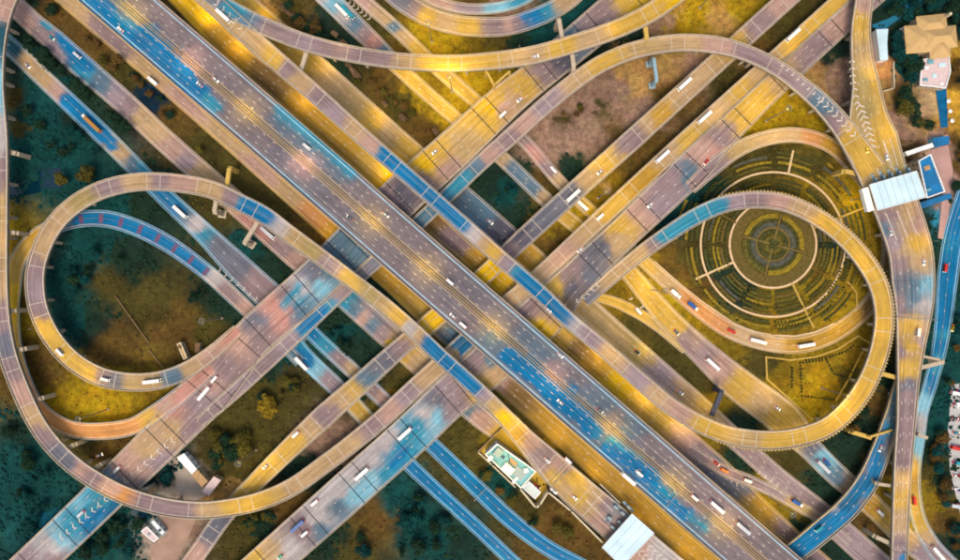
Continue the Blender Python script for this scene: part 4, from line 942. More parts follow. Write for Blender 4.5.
# ---------------------------------------------------------------- outrigger portals and gantries
def portal(name, label, cat, a, b, z, m=None, wd=2.2, cols=(1, 1), base=1, rd=None):
    """crosshead between two picture points, carried by columns at its ends"""
    m = m or M_CONC
    A, B = W(*a, z), W(*b, z)
    L = (B - A).length
    rz = math.atan2((B - A).y, (B - A).x)
    if rd:
        root = ROADS[rd].root
    else:
        root = empty(name, (0, 0, 0))
        tag(root, label, cat)
    mb = MB()
    mb.box(0, L, -wd / 2, wd / 2, z - 1.5, z, 0, .15, .15)
    o = mb.build('crosshead', m, root)
    o.location = (A.x, A.y, 0); o.rotation_euler = (0, 0, rz)
    for i, f in enumerate((0, 1)):
        if cols[i]:
            q = A.lerp(B, f)
            mb = MB()
            mb.box(-wd / 2, wd / 2, -wd / 2, wd / 2, -.5, z - 1.52, 0, .15, .15)
            o = mb.build('column', m, root)
            o.location = (q.x, q.y, 0); o.rotation_euler = (0, 0, rz)
            if base:
                mb = MB()
                mb.box(-wd * .9, wd * .9, -wd * .9, wd * .9, -.5, .7)
                o = mb.build('footing', m, root)
                o.location = (q.x, q.y, 0); o.rotation_euler = (0, 0, rz)


portal('', '', '', (216, 199), (214, 212), 14.5, M_CONC, 3, (0, 1), 1, 'S')
portal('', '', '', (226, 190), (229, 168), 14.4, M_CONCG, 3, (0, 1), 0, 'S')
portal('', '', '', (262, 215), (244, 243), 14.5, M_CONC, 3, (0, 1), 1, 'S')
portal('', '', '', (307, 50), (300, 72), 18.4, M_CONC, 3, (0, 1), 0, 'T')
portal('', '', '', (563, 42), (559, 19), 18.4, M_CONC, 3, (0, 1), 0, 'T')
portal('', '', '', (571, 44), (574, 68), 18.4, M_CONC, 3, (0, 1), 0, 'T')
portal('', '', '', (644, 17), (647, 37), 18.4, M_CONCG, 3, (0, 1), 0, 'T')
portal('', '', '', (654, 58), (657, 80), 13, M_CONCC, 2.4, (1, 1), 1, 'K')
portal('', '', '', (877, 372), (898, 378), 13.6, M_CONCG, 3, (0, 1), 0, 'J')
portal('', '', '', (920, 368), (944, 362), 13.4, M_CONC, 3, (0, 1), 0, 'J')
portal('', '', '', (922, 356), (941, 360), 13.3, M_CONC, 1.8, (0, 0), 0, 'J')
portal('', '', '', (852, 432), (872, 438), 6.6, M_CONCG, 3, (1, 0), 0, 'P')
portal('', '', '', (870, 437), (893, 430), 9.8, M_CONCG, 1.6, (1, 1), 0, 'P')
portal('', '', '', (845, 171), (860, 174), 14.2, M_CONCG, 3, (1, 0), 0, 'J')
portal('', '', '', (918, 434), (928, 438), 13.2, M_CONC, 2.4, (0, 1), 0, 'J')
portal('', '', '', (878, 484), (893, 486), 13.2, M_CONC, 2.4, (1, 0), 0, 'J')
portal('', '', '', (876, 537), (892, 544), 13.2, M_CONC, 3, (1, 0), 0, 'J')
portal('', '', '', (722, 392), (712, 416), 13, mat('stained_concrete', (84, 84, 92), .8, .2, .4), 3.4, (1, 0), 0, 'U')
portal('', '', '', (486, 70), (494, 85), 17, M_CONCG, 1.4, (1, 1), 0, 'T')
portal('', '', '', (494, 85), (510, 71), 17, M_CONCG, 1.4, (0, 1), 0, 'T')
for a, b in (((8, 152), (23, 155)), ((8, 232), (22, 234)), ((7, 311), (19, 311)), ((14, 351), (32, 347)), ((31, 402), (50, 395)), ((62, 449), (86, 441)), ((90, 471), (107, 460)), ((134, 494), (155, 487))):
    # outriggers of the big left curve stand a little inside it
    portal('', '', '', a, ((a[0] + b[0]) / 2, (a[1] + b[1]) / 2), 13.4, M_CONC, 3, (0, 1), 0, 'b')


# ---------------------------------------------------------------- buildings and canopies
M_ROOFW = mat('roof_pale_blue', (206, 232, 238), .6, .12, .1)
M_WHITE = mat('white_render', (226, 226, 220), .6, .06, .4, k=.7)
M_TEALR = mat('roof_teal', (110, 172, 184), .6, .25, .25)
M_BLUER = mat('roof_blue', (0, 108, 160), .6, .3, .12)
M_TANR = mat('roof_tan', (204, 168, 112), .7, .08, .3)
M_TANR2 = mat('roof_tan_worn', (190, 152, 104), .7, .2, .5)
M_PINKT = mat('terrace_tiles', (222, 196, 190), .7, .12, .6)
M_BRN = mat('rust_roof', (120, 92, 66), .8, .3, .4, rnd=.35)
M_WALL = mat('render_wall', (190, 170, 140), .8, .1, .4)
M_DARKG = mat('window_glass', (40, 60, 78), .15, .1, .6)
M_CREAM = mat('cream_wall', (222, 205, 170), .7, .08, .4)
M_GREYC = mat('grey_panel', (150, 165, 165), .6, .1, .4)
M_PATH = mat('garden_path', (226, 192, 146), .85, .12, .4)
M_PATHG = mat('garden_path_golden', (192, 158, 76), .85, .12, .4)
M_WATERB = mat('pool_water', (0, 96, 140), .1, .25, .3)


def inset(pts, d):
    """shrink a polygon (world xy) by d"""
    a = sum(pts[i][0] * pts[(i + 1) % len(pts)][1] - pts[(i + 1) % len(pts)][0] * pts[i][1] for i in range(len(pts)))
    if a < 0:
        pts = pts[::-1]
    n = len(pts)
    out = []
    for i in range(n):
        p0, p1, p2 = Vector(pts[i - 1]), Vector(pts[i]), Vector(pts[(i + 1) % n])
        d1 = (p1 - p0).normalized(); d2 = (p2 - p1).normalized()
        n1 = Vector((-d1.y, d1.x)); n2 = Vector((-d2.y, d2.x))
        k = 1 + n1.dot(n2)
        q = p1 + (n1 + n2) / max(k, .3) * d
        out.append((q.x, q.y))
    return out


def building(name, label, cat, pts, h, wall, roof, para=None, ph=.9, z0=-.5, units=(), win=True, group=None):
    xy = [tuple(W(x, y, h).xy) for x, y in pts]
    a = sum(xy[i][0] * xy[(i + 1) % len(xy)][1] - xy[(i + 1) % len(xy)][0] * xy[i][1] for i in range(len(xy)))
    if a < 0:
        xy = xy[::-1]
    root = empty(name); tag(root, label, cat, group)
    mb = MB(); mb.prism(inset(xy, .12), z0, h - .02); mb.build('wall', wall, root)
    mb = MB(); mb.prism(xy, h - .02 + .001, h + .2); mb.build('roof', roof, root)
    if para:
        inn = inset(xy, .7)
        mb = MB()
        n = len(xy)
        for i in range(n):
            j = (i + 1) % n
            mb.poly([(*xy[i], h + .2 + ph), (*xy[j], h + .2 + ph), (*inn[j], h + .2 + ph), (*inn[i], h + .2 + ph)])
            mb.poly([(*xy[i], h + .205), (*xy[j], h + .205), (*xy[j], h + .2 + ph), (*xy[i], h + .2 + ph)])
            mb.poly([(*inn[j], h + .205), (*inn[i], h + .205), (*inn[i], h + .2 + ph), (*inn[j], h + .2 + ph)])
        mb.build('parapet', para, root)
    for (x, y, sx, sy, sz, rz, m) in units:
        mb = MB(); mb.box(-sx / 2, sx / 2, -sy / 2, sy / 2, 0, sz, 0, .08, .08)
        o = mb.build('rooftop_unit', m, root)
        p = W(x, y, h + .21)
        o.location = p; o.rotation_euler = (0, 0, math.radians(rz))
    if win:
        n = len(xy)
        for i in range(n):
            p, q = Vector(xy[i]), Vector(xy[(i + 1) % n])
            L = (q - p).length
            d = (q - p).normalized(); nn = Vector((d.y, -d.x))
            k = int(L // 4)
            for j in range(k):
                c = p + d * (L * (j + .5) / k)
                for zz in ([h - 2.2] if h < 6 else [h - 2.4, h - 5.6]):
                    mb = MB()
                    a_, b_ = c - d * .8, c + d * .8
                    nd = nn * .02 - nn * .12
                    mb.poly([(a_.x + nd.x, a_.y + nd.y, zz), (b_.x + nd.x, b_.y + nd.y, zz), (b_.x + nd.x, b_.y + nd.y, zz + 1.3), (a_.x + nd.x, a_.y + nd.y, zz + 1.3)])
                    mb.build('window', M_DARKG, root)
    return root


def canopy(name, label, pts, z, zdeck, group=None, ncol=4, mroof=None, seams=6):
    root = empty(name); tag(root, label, 'canopy')
    xy = [Vector(W(x, y, z).xy) for x, y in pts]          # a, b along the road's width; c, d opposite
    a, b, c, d = xy
    k = seams
    for i in range(k):            # roof sheets, one panel each
        p, q = a.lerp(b, i / k + .004), a.lerp(b, (i + 1) / k - .004)
        r, s_ = d.lerp(c, (i + 1) / k - .004), d.lerp(c, i / k + .004)
        mb = MB(); mb.prism([tuple(p), tuple(q), tuple(r), tuple(s_)], z, z + .25 + .01 * (i % 2)); mb.build('roof_panel', mroof or M_ROOFW, root)
    mb = MB(); mb.prism([tuple(v) for v in inset([tuple(v) for v in xy], .8)], z - .9, z - .01); mb.build('soffit', M_GREYC, root)
    o_ = inset([tuple(v) for v in xy], -.35)
    mb = MB()
    xyt = [tuple(v) for v in xy]
    aa = sum(xyt[i][0] * xyt[(i + 1) % 4][1] - xyt[(i + 1) % 4][0] * xyt[i][1] for i in range(4))
    if aa < 0:
        xyt = xyt[::-1]
    for i in range(4):
        j = (i + 1) % 4
        mb.prism([xyt[i], xyt[j], o_[j], o_[i]][::-1], z - .7, z + .55)
    mb.build('fascia', M_WHITE, root)
    for i in range(ncol):
        for f in (.22, .78):
            p = a.lerp(b, (i + .5) / ncol).lerp(d.lerp(c, (i + .5) / ncol), f)
            mb = MB(); mb.bar((p.x, p.y, zdeck), (p.x, p.y, z - .9), .3, 0, 8); mb.build('column', M_WHITE, root)
    return root


canopy('toll_canopy', 'pale blue toll canopy roof across the elevated toll road', [(870, 185), (916, 171.5), (925, 197), (878, 210)], 22.5, 16, ncol=5, seams=7)
canopy('toll_canopy', 'pale blue toll canopy roof near the bottom edge, above the lower plaza', [(632, 514), (653.5, 533), (622, 566), (602.5, 547)], 12.5, 6, ncol=4, seams=4)


def booth(x, y, z, rz, label, group):
    root = empty('toll_booth'); tag(root, label, 'toll booth', group)
    for nm, b, m in (('island', (-5, 5, -.8, .8, 0, .25), M_CONCC), ('cabin', (-1.4, 1.4, -.65, .65, .25, 2.6), M_TEALR), ('booth_roof', (-1.7, 1.7, -.9, .9, 2.62, 2.85), M_GREYC), ('bollard', (-4.8, -4.3, -.25, .25, .25, 1.2), M_CONCG)):
        mb = MB(); mb.box(*b, 0, .05, .05); mb.build(nm, m, root)
    p = W(x, y, z)
    root.location = p; root.rotation_euler = (0, 0, math.radians(rz))
    return root


for x, y in ((615, 506), (622, 512), (609, 517), (619, 521), (628, 506), (612, 526)):
    booth(x, y, 6.45, -44, 'small teal toll booth in front of the lower toll canopy', 'teal toll booths by the lower canopy')
for x, y in ((874, 181), (882, 178), (890, 176), (898, 174), (907, 171)):
    booth(x, y, 16.05, -72, 'small toll booth at the upper edge of the toll road canopy', 'booths at the toll road canopy')

building('gatehouse', 'glaring white flat roofed office wedged between garden and toll canopy', 'office', [(862, 189), (868, 187), (874, 210), (868, 212)], 19, M_WHITE, mat('white_roof', (250, 240, 215), .5, .04, .3, k=.95), None, z0=15.2, win=False)
building('office_building', 'building with a strong blue roof edged in white beside the toll canopy', 'building', [(917.5, 161), (930, 154), (944.5, 192), (926, 198.5)], 15, M_WALL, M_BLUER, M_WHITE, .8, units=((927, 168, 4, 3, .4, 20, M_TANR2), (928, 190, 3, 2, 1, 20, M_TEALR)))
building('shed', 'long narrow deep teal shed below the blue roofed building', 'shed', [(919, 203), (950, 193), (952, 198), (921, 209)], 7, M_TEALR, M_BLUER, None, win=False)
building('shed', 'narrow white roofed walkway pointing up at the blue roofed building', 'shed', [(905, 152), (932, 143), (934, 147), (907, 156)], 8, M_WHITE, M_WHITE, None, win=False)
building('shed', 'small bright teal shed at the end of the white walkway roof', 'shed', [(932, 138), (949, 136), (949, 144), (935, 148)], 5, M_TEALR, M_BLUER, None, win=False)
building('long_shed', 'long pale cyan roofed shed standing between ramp and dark trees', 'shed', [(876, 29.5), (888, 29), (887, 44), (888, 60), (880, 60.5)], 5, M_WHITE, M_ROOFW, None, win=False)
building('toll_office', 'teal roofed toll office with white parapets at the corner of the lower plaza', 'office', [(485, 454), (497, 443), (527, 464), (536, 471), (521, 488)], 9, M_WHITE, M_TEALR, M_WHITE, 1.1,
         units=((508, 468, 8, 5.5, 2.4, -38, M_WHITE), (498, 452, 5, 6, 1.6, -38, M_GREYC), (519, 473, 9, 7, .5, -38, M_GREYC), (503, 457, 2, 2, 1.2, -38, M_DARKG), (513, 462, 6, 3, .3, -38, M_TANR2), (490, 458, 2.5, 4, 1, -38, M_WHITE), (526, 470, 3, 3, 1.5, 8, M_WHITE), (515, 480, 2, 5, .8, -38, M_WHITE)))
building('annex', 'plain pale flat roofed annex between the toll office and a parked pickup', 'annex', [(522, 487.5), (529, 481), (541, 492), (535, 499)], 5, M_WHITE, mat('annex_roof', (205, 215, 210), .6, .06, .3), M_WHITE, .3)
building('workshop', 'long shed with a white roof half and a tan roof half below the viaduct', 'workshop', [(177, 458), (184, 453), (197, 469), (192, 474)], 6, M_WHITE, M_WHITE, None)
building('workshop', 'tan roofed shed continuing the line of the white roof', 'workshop', [(191.5, 474.5), (197.5, 469.5), (208, 481), (202, 487)], 5.5, M_WALL, M_TANR2, None)
building('workshop', 'pinkish roofed shed set crosswise at the end of the tan shed', 'workshop', [(202, 491), (214, 476), (221, 480), (209, 496)], 5, M_WALL, M_PINKT, None)
building('site_hut', 'beige rooftop hut in the left loop beside the viaduct', 'hut', [(177, 344), (181, 342), (188, 358), (184, 360)], 5, M_WALL, M_TANR, M_CREAM, .4, units=((180, 347, 2, 2, 1.2, 0, M_BRN),))
building('site_hut', 'small brown hut right of the beige hut in the left loop', 'hut', [(195, 343), (200, 343), (200, 352), (195, 353)], 4, M_WALL, M_BRN, None)
building('portable_cabin', 'white site cabin on the bare yard, the nearer one to the gravel', 'cabin', [(150, 522), (154, 519), (166, 532), (162, 536)], 3.4, M_WHITE, M_WHITE, M_GREYC, .2, units=((160, 530, 2, 1.6, .5, -50, M_DARKG),))
building('portable_cabin', 'wider white roofed cabin left of the other site cabin', 'cabin', [(141, 531), (147, 526), (159, 538), (154, 542)], 3.4, M_WHITE, M_PINKT, M_WHITE, .2, units=((149, 534, 2, 1.6, .5, -50, M_GREYC),))
building('pump_house', 'pale concrete pump house beside the teal pool left of the yard', 'hut', [(146, 490), (155, 486), (157, 489), (148, 493)], 4, M_WALL, M_TANR2, None, win=False)

# cream boundary wall of the toll office yard
def wall_line(name, label, pts, h, t, m, cat='wall', z0=0):
    root = empty(name); tag(root, label, cat)
    for a, b in zip(pts[:-1], pts[1:]):
        A, B = W(*a, h), W(*b, h)
        L = (B - A).length
        mb = MB(); mb.box(-t / 2, L + t / 2 - .02, -t / 2, t / 2, z0 - .4, h, 0, .04, .04)
        o = mb.build('wall_panel', m, root)
        o.location = (A.x, A.y, 0); o.rotation_euler = (0, 0, math.atan2((B - A).y, (B - A).x))
    return root


wall_line('boundary_wall', 'cream wall running from the annex along the lower edge of the toll plaza', [(521, 490), (536, 508), (540, 505), (548, 492), (571, 511), (602, 542)], 7.6, 1.1, M_CREAM)
wall_line('boundary_wall', 'thin wall closing the golden yard above the toll office', [(478, 452), (499, 431), (512, 420)], 2.5, .8, M_TANR2)
wall_line('boundary_wall', 'pale wall down the lower side of the toll office', [(478, 452), (492, 465), (515, 487)], 2.5, .8, M_CREAM)
wall_line('boundary_wall', 'cream wall of the orange yard beside the toll road', [(894, 62), (894.5, 88), (884, 91)], 2, .7, M_CREAM)

# the mansion at the top right
def hip(root, x0, x1, y0, y1, z, h, rz=-4, name='roof'):
    cx, cy = (x0 + x1) / 2, (y0 + y1) / 2
    f = S * (H - z) / H
    a, b = (x1 - x0) * f / 2, (y1 - y0) * f / 2
    mb = MB()
    r = min(a, b)
    if a >= b:
        R = [(-(a - r), 0, h), (a - r, 0, h)]
    else:
        R = [(0, -(b - r), h), (0, b - r, h)]
    c = [(-a, -b, 0), (a, -b, 0), (a, b, 0), (-a, b, 0)]
    mb.v = c + R
    if a >= b:
        mb.f = [(0, 1, 5, 4), (2, 3, 4, 5), (1, 2, 5), (3, 0, 4), (3, 2, 1, 0)]
    else:
        mb.f = [(0, 1, 4), (1, 2, 5, 4), (2, 3, 5), (3, 0, 4, 5), (3, 2, 1, 0)]
    mb.m = [0] * 5
    o = mb.build(name, M_TANR, root)
    p = W(cx, cy, z)
    o.location = p; o.rotation_euler = (0, 0, math.radians(rz) * -1)
    mb = MB(); mb.box(-a + .8, a - .8, -b + .8, b - .8, -.5, z - .01)
    w_ = mb.build('wall', M_WALL, root)
    w_.location = (p.x, p.y, 0); w_.rotation_euler = o.rotation_euler


root = empty('mansion'); tag(root, 'large villa with sprawling tan hipped roofs among dark trees', 'villa')
hip(root, 905, 934, 25, 53, 9, 3.4, -4)
hip(root, 917, 947, 15, 34, 9.2, 3.0, -6)
hip(root, 921, 957, 27, 49, 9.4, 4.0, -6)
hip(root, 929, 950, 36, 58, 8.9, 3.2, -6)
mb = MB(); mb.box(-.8, .8, -.8, .8, 9, 14.5); o = mb.build('chimney', M_CREAM, root); o.location = W(945, 17, 9).xy.to_3d()
building('terrace', 'pink tiled terrace with white balustrades on the lower side of the villa', 'terrace', [(922, 60), (948, 53), (950, 72), (945, 89), (931, 87), (919, 86), (920, 68)], 5, M_WALL, M_PINKT, M_WHITE, .8,
         units=((926, 68, 3, 2, .8, 0, M_WHITE), (934, 76, 3, 3, .6, 0, M_ROOFW), (941, 84, 2.4, 2, .8, 0, M_WHITE), (925, 80, 3, 2, .9, 0, M_TEALR), (942, 65, 5, 3, .5, 5, M_ROOFW), (930, 62, 4, 3, .7, 5, M_TEALR)))
root = empty('swimming_pool'); tag(root, 'narrow blue pool in a white frame along the left side of the villa', 'pool')
q = [tuple(W(x, y, .6).xy) for x, y in ((901, 30), (906, 28), (909, 51), (904, 52))]
mb = MB(); mb.prism(q, -.4, .6); mb.build('water', M_WATERB, root)
o_ = inset(q, -1.1)
q2 = q if sum(q[i][0] * q[(i + 1) % 4][1] - q[(i + 1) % 4][0] * q[i][1] for i in range(4)) > 0 else q[::-1]
for i in range(4):
    j = (i + 1) % 4
    mb = MB(); mb.prism([q2[i], o_[i], o_[j], q2[j]], -.4, .95); mb.build('coping', M_WHITE, root)
mb = MB()
for k in range(7):
    mb.bar((0, -7 + k * 2.3, 0), (2.5, -7 + k * 2.3, 0), .12)
for y in (35, 40, 45):
    p = W(904, y, 2.4)
    mb = MB(); mb.box(p.x - 1.6, p.x + 1.2, p.y - .3, p.y + .3, .9, 2.4); mb.build('pergola_beam', M_WHITE, root)


def flat(name, label, pts, z, m, cat=None, kind='structure', thick=.5):
    mb = MB()
    mb.prism([tuple(W(x, y, z).xy) for x, y in pts], z - thick, z)
    o = mb.build(name, m)
    return tag(o, label, cat, None, kind)


flat('canal', 'straight teal water channel leading down from the terrace', [(936, 90), (946.5, 89), (948, 127), (941, 128)], .1, M_WATERB)
for i, (x, y) in enumerate(((946.5, 102), (948, 112), (950, 121.5))):
    root = empty('parasol', W(x, y, 0)); tag(root, ['uppermost', 'middle', 'lowest'][i] + ' of three white parasols along the teal channel', 'parasol')
    mb = MB(); mb.bar((0, 0, 0), (0, 0, 2.6), .06); mb.build('pole', M_METAL, root)
    mb = MB(); mb.bar((0, 0, 2.2), (0, 0, 3.0), 1.5, 0, 8, .05); mb.build('parasol_cover', M_WHITE, root)
flat('pond', 'dark rectangular pond between the road and the left curve', [(38, 171), (61, 167), (62, 187), (38, 192)], .05, M_WATER)
flat('water_channel', 'teal channel bordering the dark pond', [(8, 186), (38, 181), (38, 190), (38, 193), (8, 198)], .03, M_WATER)
flat('yard', 'bare pale yard round the two site cabins', [(160, 512), (192, 516), (196, 520), (178, 560), (152, 575), (150, 545), (168, 535)], .04, mat('yard_soil', (172, 140, 120), .9, .2, .08))
flat('yard', 'pale concrete yard beside the white roofed shed', [(168, 462), (180, 454), (204, 486), (206, 496), (196, 500), (176, 494), (176, 478)], .04, mat('yard_concrete', (176, 160, 142), .9, .2, .08))
flat('yard', 'ochre paved yard behind the toll office', [(480, 452), (499, 430), (514, 420), (540, 458), (548, 492), (540, 505), (520, 486)], .22, mat('yard_ochre', (206, 166, 62), .9, .2, .08))
M_LOT = mat('lot_surface', (190, 188, 182), .85, .15, .15)
flat('parking_lot', 'pale car park at the right edge', [(952, 385), (975, 380), (985, 540), (962, 520), (950, 470), (948, 430)], .05, M_LOT)
flat('path', 'short blue lane between dark trees and the villa', [(872, 25), (890, 18), (905, 6), (925, -4), (935, -12), (940, -4), (915, 9), (898, 20), (878, 34)], .05, mat('blue_lane', (40, 120, 150), .85, .3, .08))
flat('path', 'pinkish lane behind the blue roofed building', [(930, 150), (948, 145), (953, 170), (951, 190), (946, 240), (938, 238), (942, 200), (940, 175)], .05, mat('pink_lane', (190, 150, 140), .85, .15, .08))

# ---------------------------------------------------------------- round garden inside the right loop
GX, GY = 773.0, 244.5
groot = empty('round_garden'); tag(groot, 'round ornamental garden of concentric beds inside the right loop', 'garden')


def arc(name, r0, r1, a0, a1, z, m, parent, cx=GX, cy=GY, h=.3, step=3.0):
    n = max(3, int(abs(a1 - a0) / step) + 1)
    t = np.radians(np.linspace(a0, a1, n))
    mb = MB()
    ci = [W(cx + r0 * math.cos(x), cy - r0 * math.sin(x), 0) for x in t]
    co = [W(cx + r1 * math.cos(x), cy - r1 * math.sin(x), 0) for x in t]
    for i in range(n - 1):
        a, b, c, d = ci[i], co[i], co[i + 1], ci[i + 1]
        mb.poly([(a.x, a.y, z), (b.x, b.y, z), (c.x, c.y, z), (d.x, d.y, z)])
        mb.poly([(b.x, b.y, z - h), (c.x, c.y, z - h), (c.x, c.y, z), (b.x, b.y, z)])
        mb.poly([(a.x, a.y, z), (d.x, d.y, z), (d.x, d.y, z - h), (a.x, a.y, z - h)])
    return mb.build(name, m, parent)


M_BED = [mat('bed_olive', (96, 88, 36), .95, .4, .5), mat('bed_dark', (72, 72, 34), .95, .4, .5), mat('bed_golden', (140, 118, 36), .95, .4, .5), mat('bed_bluegrey', (84, 84, 70), .95, .4, .5), mat('bed_brown', (118, 100, 54), .95, .3, .5), mat('bed_soil', (104, 88, 42), .95, .3, .5)]
arc('ring_path', 42.3, 44.3, 0, 360, .12, M_PATH, groot)
arc('ring_path', 71.3, 73.2, 0, 360, .12, M_PATH, groot)
arc('ring_path', 15.5, 17.5, 0, 360, .1, M_BED[4], groot)
for r0, r1, k in ((0, 5, 1), (5.5, 9.5, 0), (10.5, 15, 1), (17.6, 22.5, 3), (23, 26, 1), (26.2, 31, 2)):
    for q in range(4):
        arc('planting_bed', r0, r1, q * 90 - 15 + 4, q * 90 + 75 - (4 if r0 > 6 else 0), .45, M_BED[k if (q != 2 or r0 < 26) else 0], groot, h=.5)
arc('lawn_ring', 31.5, 41.8, 0, 360, .05, M_BED[5], groot, h=.2)
for rr, kk in ((48, 1), (52, 5), (56, 0), (60, 2), (64.5, 1), (68.5, 5), (77, 1), (82, 2), (87, 0), (92, 1), (97, 2)):
    for a0 in range(0, 360, 30):
        e0, e1 = a0 + rng.uniform(1, 4), a0 + 30 - rng.uniform(1, 4)
        if rr > 74 and any(occ(GX + rr * math.cos(math.radians(q)), GY - rr * math.sin(math.radians(q)), 3) for q in np.arange(e0, e1 + 1, 2)):
            continue
        if rng.random() < .93:
            arc('planting_bed', rr - rng.uniform(.8, 1.6), rr + rng.uniform(.8, 1.6), e0, e1, .4, M_BED[kk if rng.random() < .7 else int(rng.integers(0, 4))], groot, h=.5)


def pathline(pts, wpx, m, parent, z=.14, name='garden_path'):
    for a, b in zip(pts[:-1], pts[1:]):
        A, B = W(*a), W(*b)
        d = (B - A).normalized(); n = Vector((-d.y, d.x, 0)) * wpx * S / 2
        e = d * wpx * S / 2 * .9
        mb = MB()
        mb.quad(*[(v.x, v.y, z) for v in (A - n - e, B - n + e, B + n + e, A + n - e)])
        mb.build(name, m, parent)
        z += .004


def rad(ang, r0, r1, m=M_PATH, wpx=2.0):
    t = math.radians(ang)
    pathline([(GX + r0 * math.cos(t), GY - r0 * math.sin(t)), (GX + r1 * math.cos(t), GY - r1 * math.sin(t))], wpx, m, groot, .5)


rad(204, 44, 84); rad(296, 44, 92, M_PATHG); rad(22, 44, 100, M_PATHG); rad(78, 74, 95); rad(150, 44, 72, M_BED[5])
rad(75, 5, 31, M_BED[4]); rad(165, 5, 31, M_BED[4]); rad(255, 5, 31, M_BED[4]); rad(345, 5, 31, M_BED[4])
lroot = empty('lower_garden'); tag(lroot, 'golden lawn with dark hedge dots and kinked pale path below the ring road', 'garden')
pathline([(766, 357), (767, 379), (812, 419)], 1.7, M_PATHG, lroot)
pathline([(766, 357), (790, 360), (815, 357), (838, 349), (858, 336), (870, 343)], 1.6, M_PATHG, lroot, .16)
pathline([(846, 280), (856, 292), (857, 305), (850, 318), (838, 328)], 1.4, M_PATHG, lroot, .18)
pathline([(836, 400), (848, 380), (862, 352)], 1.6, M_PATHG, lroot, .2)
pathline([(720, 314), (735, 324), (752, 331), (772, 335), (795, 336), (815, 332), (835, 323)], 1.3, M_PATH, lroot, .12)
pathline([(655, 262), (680, 284), (700, 300), (720, 314)], 1.3, M_PATH, lroot, .12)
# clipped shrubs dotted round the lawn
dots = []
for pts in ([(800, 363), (802, 395)], [(800, 363), (826, 360)], [(802, 396), (838, 400)], [(826, 360), (834, 374), (848, 378)], [(806, 360), (830, 357), (850, 350)], [(792, 368), (792, 392)], [(848, 350), (856, 344)],
            [(818, 304), (828, 292), (838, 278), (842, 264)], [(824, 312), (836, 298), (846, 284)], [(775, 322), (790, 321), (806, 318)], [(776, 326), (792, 325), (808, 322)]):
    for a, b in zip(pts[:-1], pts[1:]):
        L = math.dist(a, b)
        for k in range(max(1, int(L / 3.2))):
            dots.append((a[0] + (b[0] - a[0]) * k * 3.2 / L, a[1] + (b[1] - a[1]) * k * 3.2 / L))


def blob(mb, c, r, h, n=7, m=0):
    k = len(mb.v)
    x, y, z = c
    ph = random.random() * 6
    for rr, zz in ((r * .8, 0), (r, h * .45), (r * .6, h * .85)):
        for i in range(n):
            t = 2 * math.pi * i / n + ph
            q = rr * random.uniform(.8, 1.15)
            mb.v.append((x + q * math.cos(t), y + q * math.sin(t), z + zz))
    mb.v.append((x, y, z + h))
    for j in range(2):
        for i in range(n):
            i2 = (i + 1) % n
            mb.f.append((k + j * n + i, k + j * n + i2, k + (j + 1) * n + i2, k + (j + 1) * n + i)); mb.m.append(m)
    for i in range(n):
        mb.f.append((k + 2 * n + i, k + 2 * n + (i + 1) % n, k + 3 * n)); mb.m.append(m)


def leaf_mat(name, c, k=.5):
    return mat(name, c, .85, .45, .8, k=k, rnd=.25)


M_LEAF = {'dark': leaf_mat('leaves_dark', (26, 54, 34)), 'teal': leaf_mat('leaves_teal', (8, 66, 62)), 'olive': leaf_mat('leaves_olive', (92, 84, 28)), 'gold': leaf_mat('leaves_golden', (156, 126, 30)), 'brown': leaf_mat('leaves_brown', (104, 78, 36))}
mb = MB()
for x, y in dots:
    p = W(x, y, 0)
    blob(mb, (p.x, p.y, -.2), .75, 1.3, 6)
o = mb.build('clipped_shrubs', M_LEAF['dark'], lroot); o['kind'] = 'stuff'
mb = MB()
for rr in (49.5, 54, 58.5, 63, 68.8, 79.5, 84.5):
    for a0 in np.arange(0, 360, 190 / rr):
        if vnoise(np.array([[a0 * .05, rr]]), 8)[0] < .6:
            continue
        t = math.radians(a0)
        x, y = GX + rr * math.cos(t), GY - rr * math.sin(t)
        if occ(x, y, 1):
            continue
        p = W(x, y, 0)
        blob(mb, (p.x, p.y, -.2), random.uniform(.6, 1.0), random.uniform(.9, 1.5), 6)
o = mb.build('bed_shrubs', M_LEAF['olive'], groot); o['kind'] = 'stuff'

# ---------------------------------------------------------------- trees
def make_crown(seed, R=4.2, lobes=9, leaves=750):
    r = random.Random(seed)
    mb = MB()
    L = [(r.uniform(-.55, .55) * R, r.uniform(-.55, .55) * R, r.uniform(3.5, 6.2), r.uniform(.32, .55) * R) for _ in range(lobes)]
    for _ in range(leaves):
        x, y, z, q = r.choice(L)
        u, v = r.uniform(0, 6.283), r.uniform(-.35, 1)
        rr = q * r.uniform(.75, 1.12)
        s_ = math.sqrt(max(0, 1 - v * v))
        c = Vector((x + rr * s_ * math.cos(u), y + rr * s_ * math.sin(u), z + rr * v * .8))
        n = Vector((s_ * math.cos(u), s_ * math.sin(u), v + .3)).normalized()
        n = (n + Vector((r.uniform(-.6, .6), r.uniform(-.6, .6), r.uniform(-.3, .5)))).normalized()
        a = n.orthogonal().normalized(); b = n.cross(a)
        t = r.uniform(0, 3.14)
        a, b = a * math.cos(t) + b * math.sin(t), b * math.cos(t) - a * math.sin(t)
        k = r.uniform(.22, .48)
        mb.quad(c - a * k - b * k * .6, c + a * k - b * k * .6, c + a * k + b * k * .6, c - a * k + b * k * .6)
    return mb


